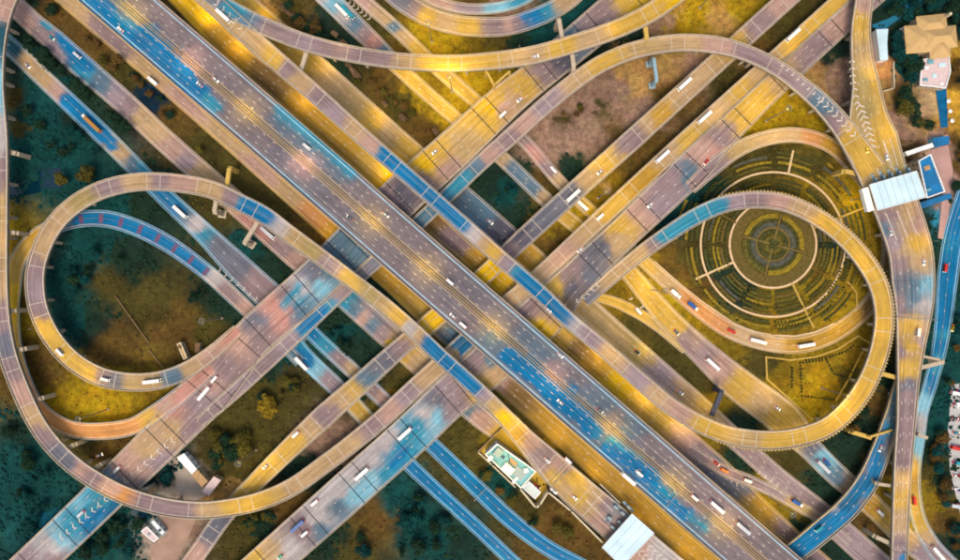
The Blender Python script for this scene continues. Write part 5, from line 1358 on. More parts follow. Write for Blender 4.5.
CROWNS = {}
for k_ in M_LEAF:
    CROWNS[k_] = [make_crown(i * 7 + len(k_), R, lo, lv).mesh('crown', M_LEAF[k_]) for i, (R, lo, lv) in enumerate(((4.2, 9, 760), (3.5, 7, 560), (5.2, 12, 950)))]
mb = MB(); mb.bar((0, 0, -.4), (0, 0, 4.6), .32, 0, 7, .14)
for i in range(5):
    t = i * 1.26
    mb.bar((0, 0, 2.4 + i * .3), (1.7 * math.cos(t), 1.7 * math.sin(t), 4.6 + .2 * i), .12, 0, 5, .05)
TRUNK = mb.mesh('trunk', M_TRUNK)
NT = 0


def tree(x, y, kind, label, group, sc_=1.0):
    global NT
    p = W(x, y, 0)
    root = empty('tree', (p.x, p.y, 0), random.uniform(0, 6.28))
    tag(root, label, 'tree', group)
    sz = sc_ * 1.5 * random.uniform(.75, 1.2)
    root.scale = (sz, sz, sz * random.uniform(.8, 1.0))
    link(bpy.data.objects.new('trunk', TRUNK), root)
    link(bpy.data.objects.new('crown', random.choice(CROWNS[kind])), root)
    NT += 1


def grove(pts, n, jit, kinds, label, group, sc_=.8):
    n = int(n * .8)
    """trees scattered about a polyline; nothing stands on paving or under a deck"""
    pts = np.array(pts, float)
    d = np.concatenate([[0], np.cumsum(np.linalg.norm(np.diff(pts, axis=0), axis=1))])
    for i in range(n):
        for _ in range(12):
            t = random.uniform(0, d[-1])
            x = np.interp(t, d, pts[:, 0]) + random.uniform(-jit, jit)
            y = np.interp(t, d, pts[:, 1]) + random.uniform(-jit, jit)
            if not (-10 < x < 970 and -10 < y < 570):
                continue
            if not occ(x, y, 2) and not occd(x, y, 3):
                tree(x, y, random.choice(kinds), label, group, sc_)
                break


grove([(18, 28), (60, 62), (100, 96), (135, 128)], 26, 6, ['dark', 'dark', 'teal'], 'dark green tree in the belt between the upper left roads', 'dark trees between the upper left roads', .75)
grove([(50, 8), (90, 40), (135, 78), (205, 148)], 20, 6, ['brown', 'olive', 'dark'], 'brownish tree on the verge beside the tan service road', 'brownish trees on the service road verge', .6)
grove([(66, 178), (90, 172)], 3, 6, ['olive'], 'broad olive tree near the dark pond', 'olive trees near the dark pond', 1.0)
grove([(15, 105), (60, 140), (110, 160)], 12, 14, ['teal', 'dark'], 'teal green tree on the dark grass at the left', 'trees on the dark left grass', .6)
grove([(60, 262), (80, 290), (110, 250)], 9, 14, ['teal', 'dark'], 'low dark tree on the grass inside the left loop', 'dark trees inside the left loop', .75)
grove([(199, 297), (203, 300)], 2, 3, ['dark'], 'dark tree by the viaduct inside the left loop', 'lone dark trees inside the left loop', .9)
grove([(208, 436), (230, 440), (222, 458), (240, 440)], 26, 9, ['olive', 'dark', 'olive'], 'olive tree in the clump above the tan and white sheds', 'olive trees above the sheds', .8)
grove([(262, 402), (270, 408)], 5, 5, ['gold'], 'golden tree on the grass beside the straight viaduct', 'golden trees beside the straight viaduct', .8)
grove([(245, 395), (300, 380), (285, 400)], 8, 8, ['olive', 'dark'], 'small olive tree on the triangular grass', 'small trees on the triangular grass', .55)
grove([(165, 482), (170, 470)], 7, 5, ['teal'], 'teal tree squeezed between viaduct and pale yard', 'teal trees by the pale yard', .6)
grove([(5, 470), (30, 500), (60, 490), (20, 440)], 12, 12, ['teal', 'dark'], 'dark teal tree outside the big left curve', 'trees outside the left curve', .7)
grove([(32, 520), (45, 508), (30, 535)], 8, 6, ['teal'], 'bluish tree beside the viaduct in the bottom left corner', 'bluish bottom left trees', .7)
grove([(85, 555), (115, 530), (140, 515), (125, 550)], 18, 9, ['teal', 'dark'], 'dark tree in the thicket below the viaduct at the bottom left', 'thicket at the bottom left', .75)
grove([(240, 525), (275, 505), (255, 520), (300, 490)], 12, 7, ['dark', 'olive'], 'dark tree on the bank between two viaducts near the bottom', 'bank trees near the bottom', .7)
grove([(360, 550), (400, 520), (425, 500), (440, 530), (410, 550)], 24, 13, ['dark', 'teal'], 'dark tree in the wood below the pale teal viaduct', 'wood below the pale teal viaduct', .72)
grove([(455, 452), (490, 482), (525, 505), (575, 540)], 16, 6, ['brown', 'dark', 'olive'], 'brownish tree between the toll office and the blue road', 'trees between toll office and blue road', .6)
grove([(335, 330), (355, 350), (375, 372)], 7, 7, ['dark', 'teal'], 'dark tree in the gap between the crossing viaducts', 'trees in the central gaps', .6)
grove([(285, 8), (330, 45), (352, 65)], 20, 5, ['dark', 'brown', 'dark'], 'dark tree among brown huts under the sagging ramp', 'trees among the brown huts', .65)
grove([(355, 75), (395, 105), (430, 132)], 15, 5, ['olive', 'brown'], 'olive tree along the strip of huts and scrub', 'olive strip trees', .5)
grove([(500, 185), (520, 200)], 4, 5, ['dark', 'teal'], 'dark tree between the small roads near the centre', 'dark trees near the centre', .6)
grove([(556, 120), (575, 112), (600, 108)], 6, 5, ['olive', 'brown'], 'small bush tree on the bare soil by the arched ramp', 'bush trees on the bare soil', .45)
grove([(885, 10), (905, 14), (935, 5), (955, 15), (959, 40)], 26, 6, ['dark', 'teal'], 'dark tree above the villa roofs', 'dark trees above the villa', .8)
grove([(893, 30), (898, 58), (912, 66), (905, 80)], 20, 4, ['dark', 'teal'], 'dark tree left of the villa and its terrace', 'dark trees left of the villa', .75)
grove([(897, 96), (903, 112), (912, 122), (925, 130)], 22, 4, ['dark', 'dark', 'olive'], 'dark tree in the belt curving below the orange yard', 'trees curving below the orange yard', .8)
grove([(955, 65), (958, 85)], 6, 4, ['brown', 'dark'], 'brown tree right of the terrace', 'brown trees right of the terrace', .7)
grove([(955, 135), (957, 200)], 7, 4, ['brown', 'dark'], 'tree along the pink lane at the right edge', 'right edge trees by the pink lane', .6)
grove([(700, 160), (690, 185), (675, 210)], 6, 5, ['dark', 'teal'], 'dark tree in the shade beside the broad viaduct', 'dark trees beside the broad viaduct', .5)
grove([(958, 300), (945, 390), (935, 450), (945, 500), (955, 550)], 30, 5, ['dark', 'teal', 'brown'], 'dark tree between the blue road and the car park', 'belt beside the car park', .6)
grove([(735, 425), (745, 432)], 4, 4, ['dark'], 'dark bush tree where the wide road passes the loop', 'dark trees below the loop', .5)
grove([(855, 405), (850, 440), (870, 400)], 8, 7, ['dark', 'brown'], 'dark tree between the loop and the blue viaduct', 'trees between loop and blue viaduct', .6)

# rough grass, scrub and weeds over the open ground
def scrub(name, kind, n, label, test, rmin, rmax):
    mb = MB()
    c = 0
    xs = rng.uniform(-15, 975, n * 6); ys = rng.uniform(-15, 575, n * 6)
    g = vnoise(np.stack([xs, ys], 1) * .09, 31)
    for x, y, v in zip(xs, ys, g):
        if v < .4 or not test(x, y) or occ(x, y, 1):
            continue
        if (x - GX) ** 2 + (y - GY) ** 2 < 74 ** 2:
            continue
        p = W(x, y, 0)
        blob(mb, (p.x, p.y, -.35), random.uniform(rmin, rmax), random.uniform(.5, 1.4), 5)
        c += 1
        if c >= n:
            break
    o = mb.build(name, M_LEAF[kind])
    tag(o, label, 'scrub', None, 'stuff')


SEEDP = np.array([(g[0], g[1]) for g in GSEEDS], float)
SEEDR = np.array([g[3] if len(g) > 3 else 1 for g in GSEEDS])
KIND = {'g_teal': 'teal', 'g_blue': 'teal', 'g_dark': 'dark', 'g_olive': 'olive', 'g_brown': 'brown', 'g_gold': 'gold', 'g_mus': 'gold'}


def ground_kind(x, y):
    i = int(np.argmin(np.hypot(SEEDP[:, 0] - x, SEEDP[:, 1] - y) / SEEDR))
    return KIND.get(GSEEDS[i][2])


for kd, n_, lb in (('teal', 6500, 'dark teal tussocks on the open grass'), ('dark', 4500, 'dark green undergrowth between the roads'), ('olive', 2400, 'olive weeds on the verges'), ('brown', 1300, 'brown weeds on bare verges'), ('gold', 1500, 'tussocks tinted golden as lamp glow on the golden verges')):  # gold scrub repeats the lamp glow put into the ground colour
    scrub('rough_grass', kd, n_, lb, lambda x, y, kd=kd: ground_kind(x, y) == kd, .4, 2.0 if kd in ('teal', 'dark') else 1.1)

# huts along the scrub strip at the top
HM = MB(); HM.box(-2.4, 2.4, -1.7, 1.7, -.4, 2.4)
HR = MB()
HR.v = [(-2.8, -2.1, 2.42), (2.8, -2.1, 2.42), (2.8, 2.1, 2.42), (-2.8, 2.1, 2.42), (-2.8, 0, 3.4), (2.8, 0, 3.4)]
HR.f = [(0, 1, 5, 4), (2, 3, 4, 5), (1, 2, 5), (3, 0, 4), (3, 2, 1, 0)]; HR.m = [0] * 5
hw, hr = HM.mesh('wall', M_WALL), HR.mesh('roof', M_BRN)
for x, y in ((283, 9), (289, 14), (295, 18.5), (300, 22), (306, 28), (312, 32), (318, 5), (335, 35), (344, 44), (349, 66), (353, 71), (357, 76), (385, 104), (403, 118), (436, 132)):
    if occ(x, y, 2):
        continue
    root = empty('hut', W(x, y, 0), math.radians(-40 + random.uniform(-12, 12)))
    tag(root, 'small brown roofed hut in the scrub by the sandy road', 'hut', 'brown huts in the scrub strip')
    root.scale = (random.uniform(.7, 1.1),) * 3
    link(bpy.data.objects.new('wall', hw), root); link(bpy.data.objects.new('roof', hr), root)
wall_line('fence', 'thin pale fence line crossing the grass inside the left loop', [(115, 296), (132, 320), (148, 342)], 1.2, .3, M_TANR2, 'fence')
wall_line('fence', 'short low fence near the lower end of the loop grass', [(149, 350), (163, 368)], 1.2, .35, M_TANR2, 'fence')

# sign gantries over the carriageways
def gantry(rd, x, y, f0, f1, label, panels=2):
    P = ROADS[rd]
    s_, o_, z, hd = P.near(x, y)
    p, n, wd = P.at(np.array([s_]))
    z0 = p[0, 2] + P.base
    root = empty('sign_gantry', (p[0, 0], p[0, 1], z0), math.atan2(n[0, 1], n[0, 0]))
    tag(root, label, 'gantry')
    a, b = f0 * wd[0], f1 * wd[0]
    for e in (a, b):
        mb = MB(); mb.bar((e, 0, 0), (e, 0, 6.6), .18, 0, 8); mb.build('post', M_METAL, root)
    for yy in (-.35, .35):
        mb = MB(); mb.bar((a, yy, 6.4), (b, yy, 6.4), .11, 0, 6); mb.build('beam', M_METAL, root)
    mb = MB()
    k = max(4, int((b - a) / 1.2))
    for i in range(k):
        x0, x1 = a + (b - a) * i / k, a + (b - a) * (i + 1) / k
        mb.bar((x0, -.35, 6.4), (x1, .35, 6.4), .05, 0, 4)
    o = mb.build('lattice', M_METAL, root); o['kind'] = 'stuff'
    for i in range(panels):
        c = a + (b - a) * (i + .7) / (panels + .4)
        mb = MB(); mb.box(c - 1.6, c + 1.6, .5, .62, 5.4, 7.4); mb.build('sign_panel', M_GREYC, root)


gantry('MAIN', 670, 496, -.47, -.06, 'thin sign gantry across the blue lanes at the lower right of the main highway')
gantry('MAIN', 182, 56, .02, .2, 'short sign gantry near the first pinkish pool of the main highway', 1)
gantry('S', 562, 472, -.5, .5, 'sign gantry across the lower plaza between toll office and canopy')
gantry('J', 913, 318, -.5, .5, 'sign gantry across the narrowing toll road', 2)
gantry('J', 901, 549, -.5, .5, 'sign gantry across the narrow toll road near the bottom edge', 1)
gantry('Hb', 478, 494, -.55, .55, 'sign gantry across the upper blue road near the bottom', 1)

# ---------------------------------------------------------------- lamps
def light(name, loc, power, col, parent=None, spot=None, radius=.5):
    d = bpy.data.lights.new(name, 'SPOT' if spot else 'POINT')
    d.energy = power
    d.color = col
    d.shadow_soft_size = radius
    if spot:
        d.spot_size = math.radians(spot); d.spot_blend = .9
    o = bpy.data.objects.new(name, d)
    C.objects.link(o)
    o.location = loc
    if parent:
        o.parent = parent
    return o


SODIUM = (1.0, .72, .04)
SODP = (1.0, .62, .46)
GOLDL = (1.0, .76, .06)


def median_lamp(x, y, label, warm, power=6500):
    warm = (1.0, .74, .08) if warm is SODIUM else warm
    P = PM
    s_, o_, z, hd = P.near(x, y)
    p, n, wd = P.at(np.array([s_]))
    root = empty('street_lamp', (p[0, 0], p[0, 1], 14), math.atan2(n[0, 1], n[0, 0]))
    tag(root, label, 'street lamp', 'double arm lamps on the main highway median')
    mb = MB(); mb.bar((0, 0, 0), (0, 0, 14), .16, 0, 8, .09); mb.build('pole', M_METAL, root)
    for sg in (-1, 1):
        mb = MB(); mb.bar((0, 0, 13.8), (sg * 2.4, 0, 14.5), .07, 0, 6); mb.build('arm', M_METAL, root)
        mb = MB(); mb.box(sg * 2.9 - .5, sg * 2.9 + .5, -.18, .18, 14.4, 14.55, 0, .05, .05); h_ = mb.build('lamp_head', M_METAL, root)
        mb = MB(); mb.box(sg * 2.9 - .4, sg * 2.9 + .4, -.14, .14, 14.33, 14.395); mb.build('lens', M_LAMP, h_)
        light('lamp_light', (sg * 1.2, 0, 14.1), power, warm, root, 112, .3)


for i, (x, y, wm) in enumerate(((133, 12, SODIUM), (191, 62, SODP), (247, 110, SODIUM), (303, 160, SODP), (371, 220, SODIUM), (427, 268, SODIUM), (494, 327, SODIUM), (554, 378, SODP), (612, 430, SODIUM), (674, 484, SODIUM), (722, 525, SODIUM), (80, -34, SODIUM))):
    median_lamp(x, y, ['double arm lamp on the highway median, the pool below it golden', 'double arm lamp on the highway median, the pool below it pinkish'][wm is SODP], wm)


def high_mast(x, y, label, power=30000, col=GOLDL, h=34):
    p = W(x, y, 0)
    root = empty('high_mast_light', (p.x, p.y, 0)); tag(root, label, 'mast light')
    mb = MB(); mb.bar((0, 0, -.3), (0, 0, h), .42, 0, 10, .2); mb.build('mast', M_METAL, root)
    mb = MB()
    for i in range(12):
        a, b = i / 12 * 6.2832, (i + 1) / 12 * 6.2832
        mb.bar((1.6 * math.cos(a), 1.6 * math.sin(a), h - .3), (1.6 * math.cos(b), 1.6 * math.sin(b), h - .3), .1, 0, 5)
    for i in range(4):
        a = i / 4 * 6.2832
        mb.bar((0, 0, h - .3), (1.6 * math.cos(a), 1.6 * math.sin(a), h - .3), .08, 0, 5)
    mb.build('head_frame', M_METAL, root)
    for i in range(8):
        a = i / 8 * 6.2832
        c = Vector((1.9 * math.cos(a), 1.9 * math.sin(a), h - .55))
        mb = MB(); mb.box(-.3, .3, -.22, .22, -.12, .22, 0, .06, .06); o = mb.build('floodlight', M_METAL, root)
        o.location = c; o.rotation_euler = (0, 0, a)
    mb = MB(); mb.box(-.7, .7, -.7, .7, -.4, .5); mb.build('footing', M_CONC, root)
    light('lamp_light', (0, 0, h - 1), power * .65, col, root, 160, 1.0)


high_mast(222, 318, 'high mast light leaning into view inside the left loop', 9000)
high_mast(256, 450, 'high mast light above the olive clump near the straight viaduct', 14000)
high_mast(108, 409, 'high mast light on the golden grass between the left curves', 26000)
high_mast(598, 198, 'high mast light on the brown verge right of the centre', 24000)
high_mast(452, 92, 'high mast light on the golden verge below the sagging ramp', 60000)
high_mast(432, 62 - 20, 'high mast light on the golden grass below the top ring', 46000)
high_mast(700, 8, 'high mast light between the viaducts near the top edge', 34000)
high_mast(652, 290, 'high mast light on the golden verge left of the garden', 40000)
high_mast(852, 200, 'short mast light in the wedge between garden loop and toll canopy', 12000, h=13)
high_mast(822, 388, 'high mast light on the golden lawn below the ring road', 40000)
high_mast(766, 121, 'high mast light on the golden verge inside the arched ramp', 36000)
high_mast(770, 497, 'high mast light on the small golden island at the lower right', 22000)
high_mast(508, 452, 'high mast light in the yard behind the toll office', 30000)


def side_lamp(rd, x, y, label, group, col=SODIUM, power=3500, side=1, h=9):
    P = ROADS[rd]
    s_, o_, z, hd = P.near(x, y)
    p, n, wd = P.at(np.array([s_]))
    e = side * (wd[0] / 2 + (.35 if not P.elev else -.2))
    base = Vector((p[0, 0] + n[0, 0] * e, p[0, 1] + n[0, 1] * e, p[0, 2] + P.base + (0 if P.elev else -.1)))
    root = empty('street_lamp', base, math.atan2(-n[0, 1] * side, -n[0, 0] * side))
    tag(root, label, 'street lamp', group)
    mb = MB(); mb.bar((0, 0, 0), (0, 0, h), .12, 0, 8, .07); mb.build('pole', M_METAL, root)
    mb = MB(); mb.bar((0, 0, h - .1), (1.8, 0, h + .4), .06, 0, 6); mb.build('arm', M_METAL, root)
    mb = MB(); mb.box(1.8, 2.7, -.16, .16, h + .36, h + .5, 0, .04, .04); hh = mb.build('lamp_head', M_METAL, root)
    mb = MB(); mb.box(1.9, 2.6, -.12, .12, h + .3, h + .355); mb.build('lens', M_LAMP, hh)
    if power:
        light('lamp_light', (2.25, 0, h + .1), power * .42, col, root, 150, .4)


for rd, lst, lab, grp, pw, sd in (
        ('W', [(172, -8), (205, 22), (235, 50), (300, 108), (380, 178), (590, 358), (640, 403), (675, 432)], 'single arm lamp on the edge of the golden service road', 'lamps along the golden service road', 11000, 1),
        ('V', [(330, 230), (560, 432), (600, 468), (645, 508), (690, 548)], 'single arm lamp on the edge of the ochre service road', 'lamps along the ochre service road', 4500, -1),
        ('X', [(262, 20), (320, 75), (375, 123), (640, 356), (700, 408)], 'single arm lamp beside the wide sandy road', 'lamps beside the sandy road', 8000, 1),
        ('Y', [(412, 80), (446, 110), (640, 287), (690, 345), (760, 402), (905, 540)], 'single arm lamp beside the widening road under the right loop', 'lamps beside the widening road', 5000, 1),
        ('N1', [(270, 468), (720, 60), (600, 168)], 'single arm lamp on the parapet of the straight narrow viaduct', 'lamps on the straight viaduct', 4500, -1),
        ('b', [(790, 45), (715, 112), (560, 257), (250, 503), (0, 240), (110, 488)], 'single arm lamp on the parapet of the long tan viaduct', 'lamps on the long tan viaduct', 3500, 1),
        ('U', [(262, 48), (610, 355), (730, 436), (840, 418), (884, 330), (868, 262), (820, 218)], 'single arm lamp on the parapet of the garden loop flyover', 'lamps on the garden loop flyover', 3500, 1),
        ('J', [(866, 70), (892, 130), (915, 245), (911, 330), (903, 480)], 'single arm lamp on the parapet of the elevated toll road', 'lamps on the toll road', 4500, 1),
        ('T', [(340, 51), (430, 63), (520, 57), (610, 32)], 'single arm lamp on the parapet of the sagging ramp', 'lamps on the sagging ramp', 3500, 1),
        ('S', [(45, 325), (95, 375), (335, 268), (395, 315), (515, 428), (575, 485)], 'single arm lamp on the parapet of the left loop ramp', 'lamps on the left loop ramp', 4000, 1),
        ('Z', [(700, 312), (770, 342), (840, 330)], 'single arm lamp beside the orange road round the garden', 'lamps beside the orange road', 3500, 1),
        ('Q', [(915, 475), (916, 505), (950, 245)], 'single arm lamp beside the blue road at the right edge', 'lamps beside the right edge road', 3500, -1)):
    for x, y in lst:
        side_lamp(rd, x, y, lab, grp, SODIUM, pw, sd)

# ---------------------------------------------------------------- vehicles
CARCOL = {'white': (206, 202, 196), 'silver': (170, 172, 174), 'black': (30, 32, 36), 'red': (176, 40, 30), 'blue': (20, 70, 130), 'teal': (30, 130, 140), 'orange': (206, 120, 30), 'grey': (96, 98, 102), 'green': (40, 150, 110), 'brown': (150, 104, 44), 'yellow': (220, 180, 40)}
CM = {k: mat('car_paint_' + k, c, .25, .02, 1, k=.85) for k, c in CARCOL.items()}
PROTO = {}


def wheel_mesh(r):
    mb = MB(); mb.bar((0, -.12, 0), (0, .12, 0), r, 0, 12); return mb.mesh('wheel', M_TYRE)


def car_parts(kind, col):
    key = (kind, col)
    if key in PROTO:
        return PROTO[key]
    paint = CM[col]
    P_ = []
    hd = MB(); hd.box(-.05, .05, -.2, .2, -.09, .09)
    if kind in ('car', 'pickup'):
        L, Wd = (4.5, 1.8) if kind == 'car' else (5.3, 1.9)
        b = MB()
        prof = [(-L / 2, .38), (L / 2 - .1, .34), (L / 2, .55), (L / 2 - .15, .74), (L * .18, .92), (-L / 2 + .12, .95), (-L / 2, .7)]
        n = len(prof)
        for y in (-Wd / 2, Wd / 2):
            b.v += [(x, y * (1 if z < .8 else .93), z) for x, z in prof]
        b.f = [tuple(range(n)), tuple(range(2 * n - 1, n - 1, -1))] + [(i + n, (i + 1) % n + n, (i + 1) % n, i) for i in range(n)]
        b.m = [0] * len(b.f)
        if kind == 'car':
            b.box(-1.25, .45, -.62, .62, 1.405, 1.45)
            g = MB(); g.box(-1.95, 1.15, -.82, .82, .9, 1.4, 0, .66, .18)
        else:
            b.box(-.1, 1.0, -.68, .68, 1.605, 1.65)
            for s_ in (-1, 1):
                b.box(-2.6, -.5, s_ * .85 - .06, s_ * .85 + .06, .95, 1.3)
            b.box(-2.65, -2.55, -.85, .85, .95, 1.3)
            g = MB(); g.box(-.5, 1.5, -.86, .86, .92, 1.6, 0, .4, .16)
        P_ = [('body', b.mesh('body', paint), (0, 0, 0)), ('windows', g.mesh('windows', M_GLASS), (0, 0, 0))]
        wx, wr = (L * .3, .33)
        hz = .62
    else:
        L, Wd, Ht = {'van': (5.6, 2.0, 2.3), 'bus': (11.5, 2.5, 3.2), 'truck': (8.5, 2.4, 3.2), 'lorry': (17, 2.5, 3.6)}[kind]
        if kind in ('van', 'bus'):
            b = MB(); b.box(-L / 2, L / 2, -Wd / 2, Wd / 2, .4, Ht, 0, .12, .1)
            for k in range(2 if kind == 'van' else 3):
                x = -L * .3 + k * L * .28
                b.box(x - .6, x + .6, -.5, .5, Ht + .003, Ht + .22, 0, .05, .05)
            g = MB(); g.box(-L / 2 + .5, L / 2 + .02, -Wd / 2 - .02, Wd / 2 + .02, Ht * .52, Ht * .8, 0, .08, .06)
            P_ = [('body', b.mesh('body', paint), (0, 0, 0)), ('windows', g.mesh('windows', M_GLASS), (0, 0, 0))]
        else:
            cabm = CM['white']
            b = MB(); b.box(L / 2 - 2.1, L / 2, -Wd / 2 + .08, Wd / 2 - .08, .5, 2.7, 0, .18, .12)
            g = MB(); g.box(L / 2 - .9, L / 2 + .02, -Wd / 2 + .1, Wd / 2 - .1, 1.6, 2.3, 0, .1, .06)
            c = MB(); c.box(-L / 2, L / 2 - 2.5, -Wd / 2, Wd / 2, 1.0, Ht, 0, .04, .04)
            ch = MB(); ch.box(-L / 2 + .2, L / 2 - .3, -.5, .5, .5, .98)
            P_ = [('cab', b.mesh('cab', cabm), (0, 0, 0)), ('windscreen', g.mesh('windscreen', M_GLASS), (0, 0, 0)), ('cargo_box', c.mesh('cargo_box', paint), (0, 0, 0)), ('chassis', ch.mesh('chassis', M_TYRE), (0, 0, 0))]
        wx, wr = L * .32, .45
        hz = .8
    wm = wheel_mesh(wr)
    for sx in (-1, 1):
        for sy in (-1, 1):
            P_.append(('wheel', wm, (sx * wx, sy * (Wd / 2 - .1), wr)))
    hm, tm = hd.mesh('headlight', M_HEAD), hd.mesh('taillight', M_TAIL)
    for sy in (-1, 1):
        P_.append(('headlight', hm, (L / 2, sy * (Wd / 2 - .35), hz)))
        P_.append(('taillight', tm, (-L / 2, sy * (Wd / 2 - .35), hz + .1)))
    PROTO[key] = P_
    return P_


def vehicle(x, y, kind, col, label, rd=None, heading=None, d=1, z=None, group=None):
    if rd:
        P = ROADS[rd]
        s_, o_, zz, hd = P.near(x, y)
        zz += P.base
        if d < 0:
            hd += math.pi
    else:
        zz, hd = z or 0, 0
    if heading is not None:
        hd = math.radians(heading)
    nm = {'car': 'car', 'pickup': 'pickup_truck', 'van': 'van', 'bus': 'bus', 'truck': 'box_truck', 'lorry': 'articulated_truck'}[kind]
    p = W(x, y, zz)
    root = empty(nm, (p.x, p.y, zz + .02), hd)
    tag(root, label, {'pickup_truck': 'pickup', 'box_truck': 'truck', 'articulated_truck': 'truck'}.get(nm, nm), group)
    for n_, me, off in car_parts(kind, col):
        o = link(bpy.data.objects.new(n_, me), root)
        o.location = off


V = vehicle
V(93, 124, 'lorry', 'brown', 'long truck with white cab and brown trailer on the blue road', 'H', d=-1)
V(154, 82, 'truck', 'white', 'white box truck on the tan service road beside a portal pier', 'V', d=-1)
V(224, 17, 'bus', 'white', 'long white bus beside the chevrons at the top left fork', 'U')
V(302, 363, 'bus', 'white', 'white bus on the blue surface road below the broad viaduct', 'Ha')
V(61, 352, 'van', 'white', 'white van at the lower left of the left loop', 'S', d=-1)
V(106, 379, 'van', 'white', 'white van at the bottom of the left loop, left of another', 'S', d=-1)
V(153, 381, 'bus', 'white', 'white bus at the bottom of the left loop nearest the merge', 'S', d=-1)
V(215, 379, 'van', 'white', 'white van on the broad viaduct just after the loop merges', 'D')
V(205, 393, 'bus', 'white', 'white bus on the broad viaduct nearer its dark joint', 'D')
V(118, 469, 'van', 'white', 'white van on the broad viaduct left of the chevrons', 'D')
V(82, 513, 'van', 'silver', 'silver van on the teal stretch of the broad viaduct', 'D')
V(503, 115, 'van', 'white', 'white van on the golden stretch of the broad viaduct', 'D')
V(520, 100, 'car', 'white', 'white car right of the white van on the golden stretch', 'D')
V(435, 152, 'car', 'white', 'white car on the broad viaduct just above the blue flyover', 'D')
V(535, 57, 'car', 'white', 'white car on the sagging ramp', 'T')
V(684, 85, 'bus', 'white', 'long white bus on the straight viaduct near bare soil', 'N1')
V(573, 196, 'bus', 'white', 'white bus on the straight viaduct beside the mast light', 'N1')
V(600, 172, 'car', 'silver', 'silver car on the straight viaduct above the white bus', 'N1')
V(296, 434, 'van', 'white', 'white van on the golden lower end of the straight viaduct', 'N1')
V(266, 466, 'car', 'silver', 'silver car on the golden lower end of the straight viaduct', 'N1')
V(792, 36, 'bus', 'white', 'white bus on the long tan viaduct near the toll road', 'b')
V(704, 118, 'bus', 'white', 'white bus on the long tan viaduct beside the dark gap', 'b')
V(662, 157, 'bus', 'white', 'white bus on the long tan viaduct nearest the mast light', 'b')
V(600, 217, 'van', 'white', 'white van on the long tan viaduct above the pink stretch', 'b')
V(706, 162, 'car', 'red', 'red car where the orange ramp joins the broad viaduct', 'c')
V(650, 205, 'car', 'white', 'white car on the pinkish deck below the red car', 'c')
V(580, 250, 'car', 'white', 'white car on the pinkish deck before the dark joint pair', 'c')
V(405, 433, 'bus', 'white', 'white bus on the bright teal stretch of the lower viaduct', 'c')
V(362, 473, 'bus', 'white', 'white bus on the pale lower viaduct', 'c')
V(298, 525, 'bus', 'blue', 'blue bus on the pale lower viaduct near the bottom edge', 'c')
V(305, 533, 'van', 'white', 'white van right of the blue bus near the bottom edge', 'c')
V(281, 556, 'car', 'green', 'green car at the bottom edge of the pale viaduct', 'c')
V(315, 502, 'van', 'white', 'white van on the left lane of the pale lower viaduct', 'c')
V(450, 282, 'van', 'white', 'white van on the main highway right of the median, near the centre', 'MAIN')
V(453, 316, 'car', 'white', 'white car on the main highway left of the median, near the centre', 'MAIN', d=-1)
V(463, 325, 'van', 'white', 'white van just below the white car left of the median', 'MAIN', d=-1)
V(628, 478, 'bus', 'white', 'white bus on the blue stretch of the main highway', 'MAIN', d=-1)
V(639, 473, 'van', 'white', 'white van right of the bus on the blue stretch', 'MAIN', d=-1)
V(694, 497, 'van', 'white', 'white van close to the median at the lower right of the main highway', 'MAIN')
V(716, 506, 'bus', 'white', 'white bus on the main highway near the lower right', 'MAIN')
V(742, 527, 'bus', 'silver', 'silver bus behind the white bus on the main highway', 'MAIN')
V(216, 80, 'car', 'white', 'white car on the mauve lanes of the upper main highway', 'MAIN')
V(307, 147, 'van', 'silver', 'silver van on the teal lanes of the main highway', 'MAIN')
V(200, 85, 'car', 'silver', 'silver car near the edge of the long blue patch', 'MAIN', d=-1)
V(121, 45 - 15, 'car', 'white', 'white car on the long blue patch at the upper left', 'MAIN', d=-1)
V(386, 215, 'car', 'silver', 'silver car in the golden pool left of the centre', 'MAIN')
V(350, 218, 'car', 'grey', 'grey car on the grey lanes left of the centre', 'MAIN', d=-1)
V(560, 355, 'car', 'white', 'white car on the main highway above the second blue patch', 'MAIN')
V(600, 410, 'car', 'grey', 'grey car on the main highway below the second pinkish pool', 'MAIN')
V(560, 402, 'car', 'white', 'white car in the middle of the second blue patch', 'MAIN', d=-1)
V(675, 294, 'truck', 'white', 'white box truck on the orange stretch beside the golden verge', 'Z')
V(692, 306, 'truck', 'blue', 'truck with a blue box on the orange stretch', 'Z')
V(731, 331, 'van', 'red', 'red van where the orange road starts to bend', 'Z')
V(757, 341, 'bus', 'white', 'white bus on the bend of the orange road', 'Z')
V(805, 345, 'bus', 'white', 'white bus at the lowest point of the orange road', 'Z')
V(553, 170, 'van', 'white', 'white van on the small road with a red patch', 'Z')
V(581, 205, 'bus', 'white', 'white bus on the golden small road between two viaducts', 'Z')
V(348, 13, 'bus', 'teal', 'teal bus at the top edge beside white chevrons', 'Y')
V(342, 12, 'bus', 'white', 'white bus beside the teal bus at the top edge', 'Y')
V(638, 311, 'van', 'white', 'white van where the golden slip road joins', 'Y')
V(712, 364, 'bus', 'white', 'white bus on the widening road beside the grass triangle', 'Y')
V(676, 332, 'car', 'grey', 'grey car on the mauve stretch of the widening road', 'Y')
V(777, 408, 'car', 'white', 'white car on the widening road below the garden', 'Y')
V(822, 466, 'bus', 'silver', 'grey bus on the greyish road below the loop', 'Y')
V(826, 462, 'van', 'blue', 'blue van next to the bus below the loop', 'Y')
V(879, 522 - 10, 'van', 'white', 'white van on the golden road between the viaduct and toll road', 'Y')
V(724, 470, 'van', 'orange', 'orange van at the start of the short slip road', 'Wr')
V(747, 480, 'van', 'white', 'white van in the middle of the short slip road', 'Wr')
V(796, 502, 'truck', 'blue', 'blue box truck at the end of the short slip road', 'Wr')
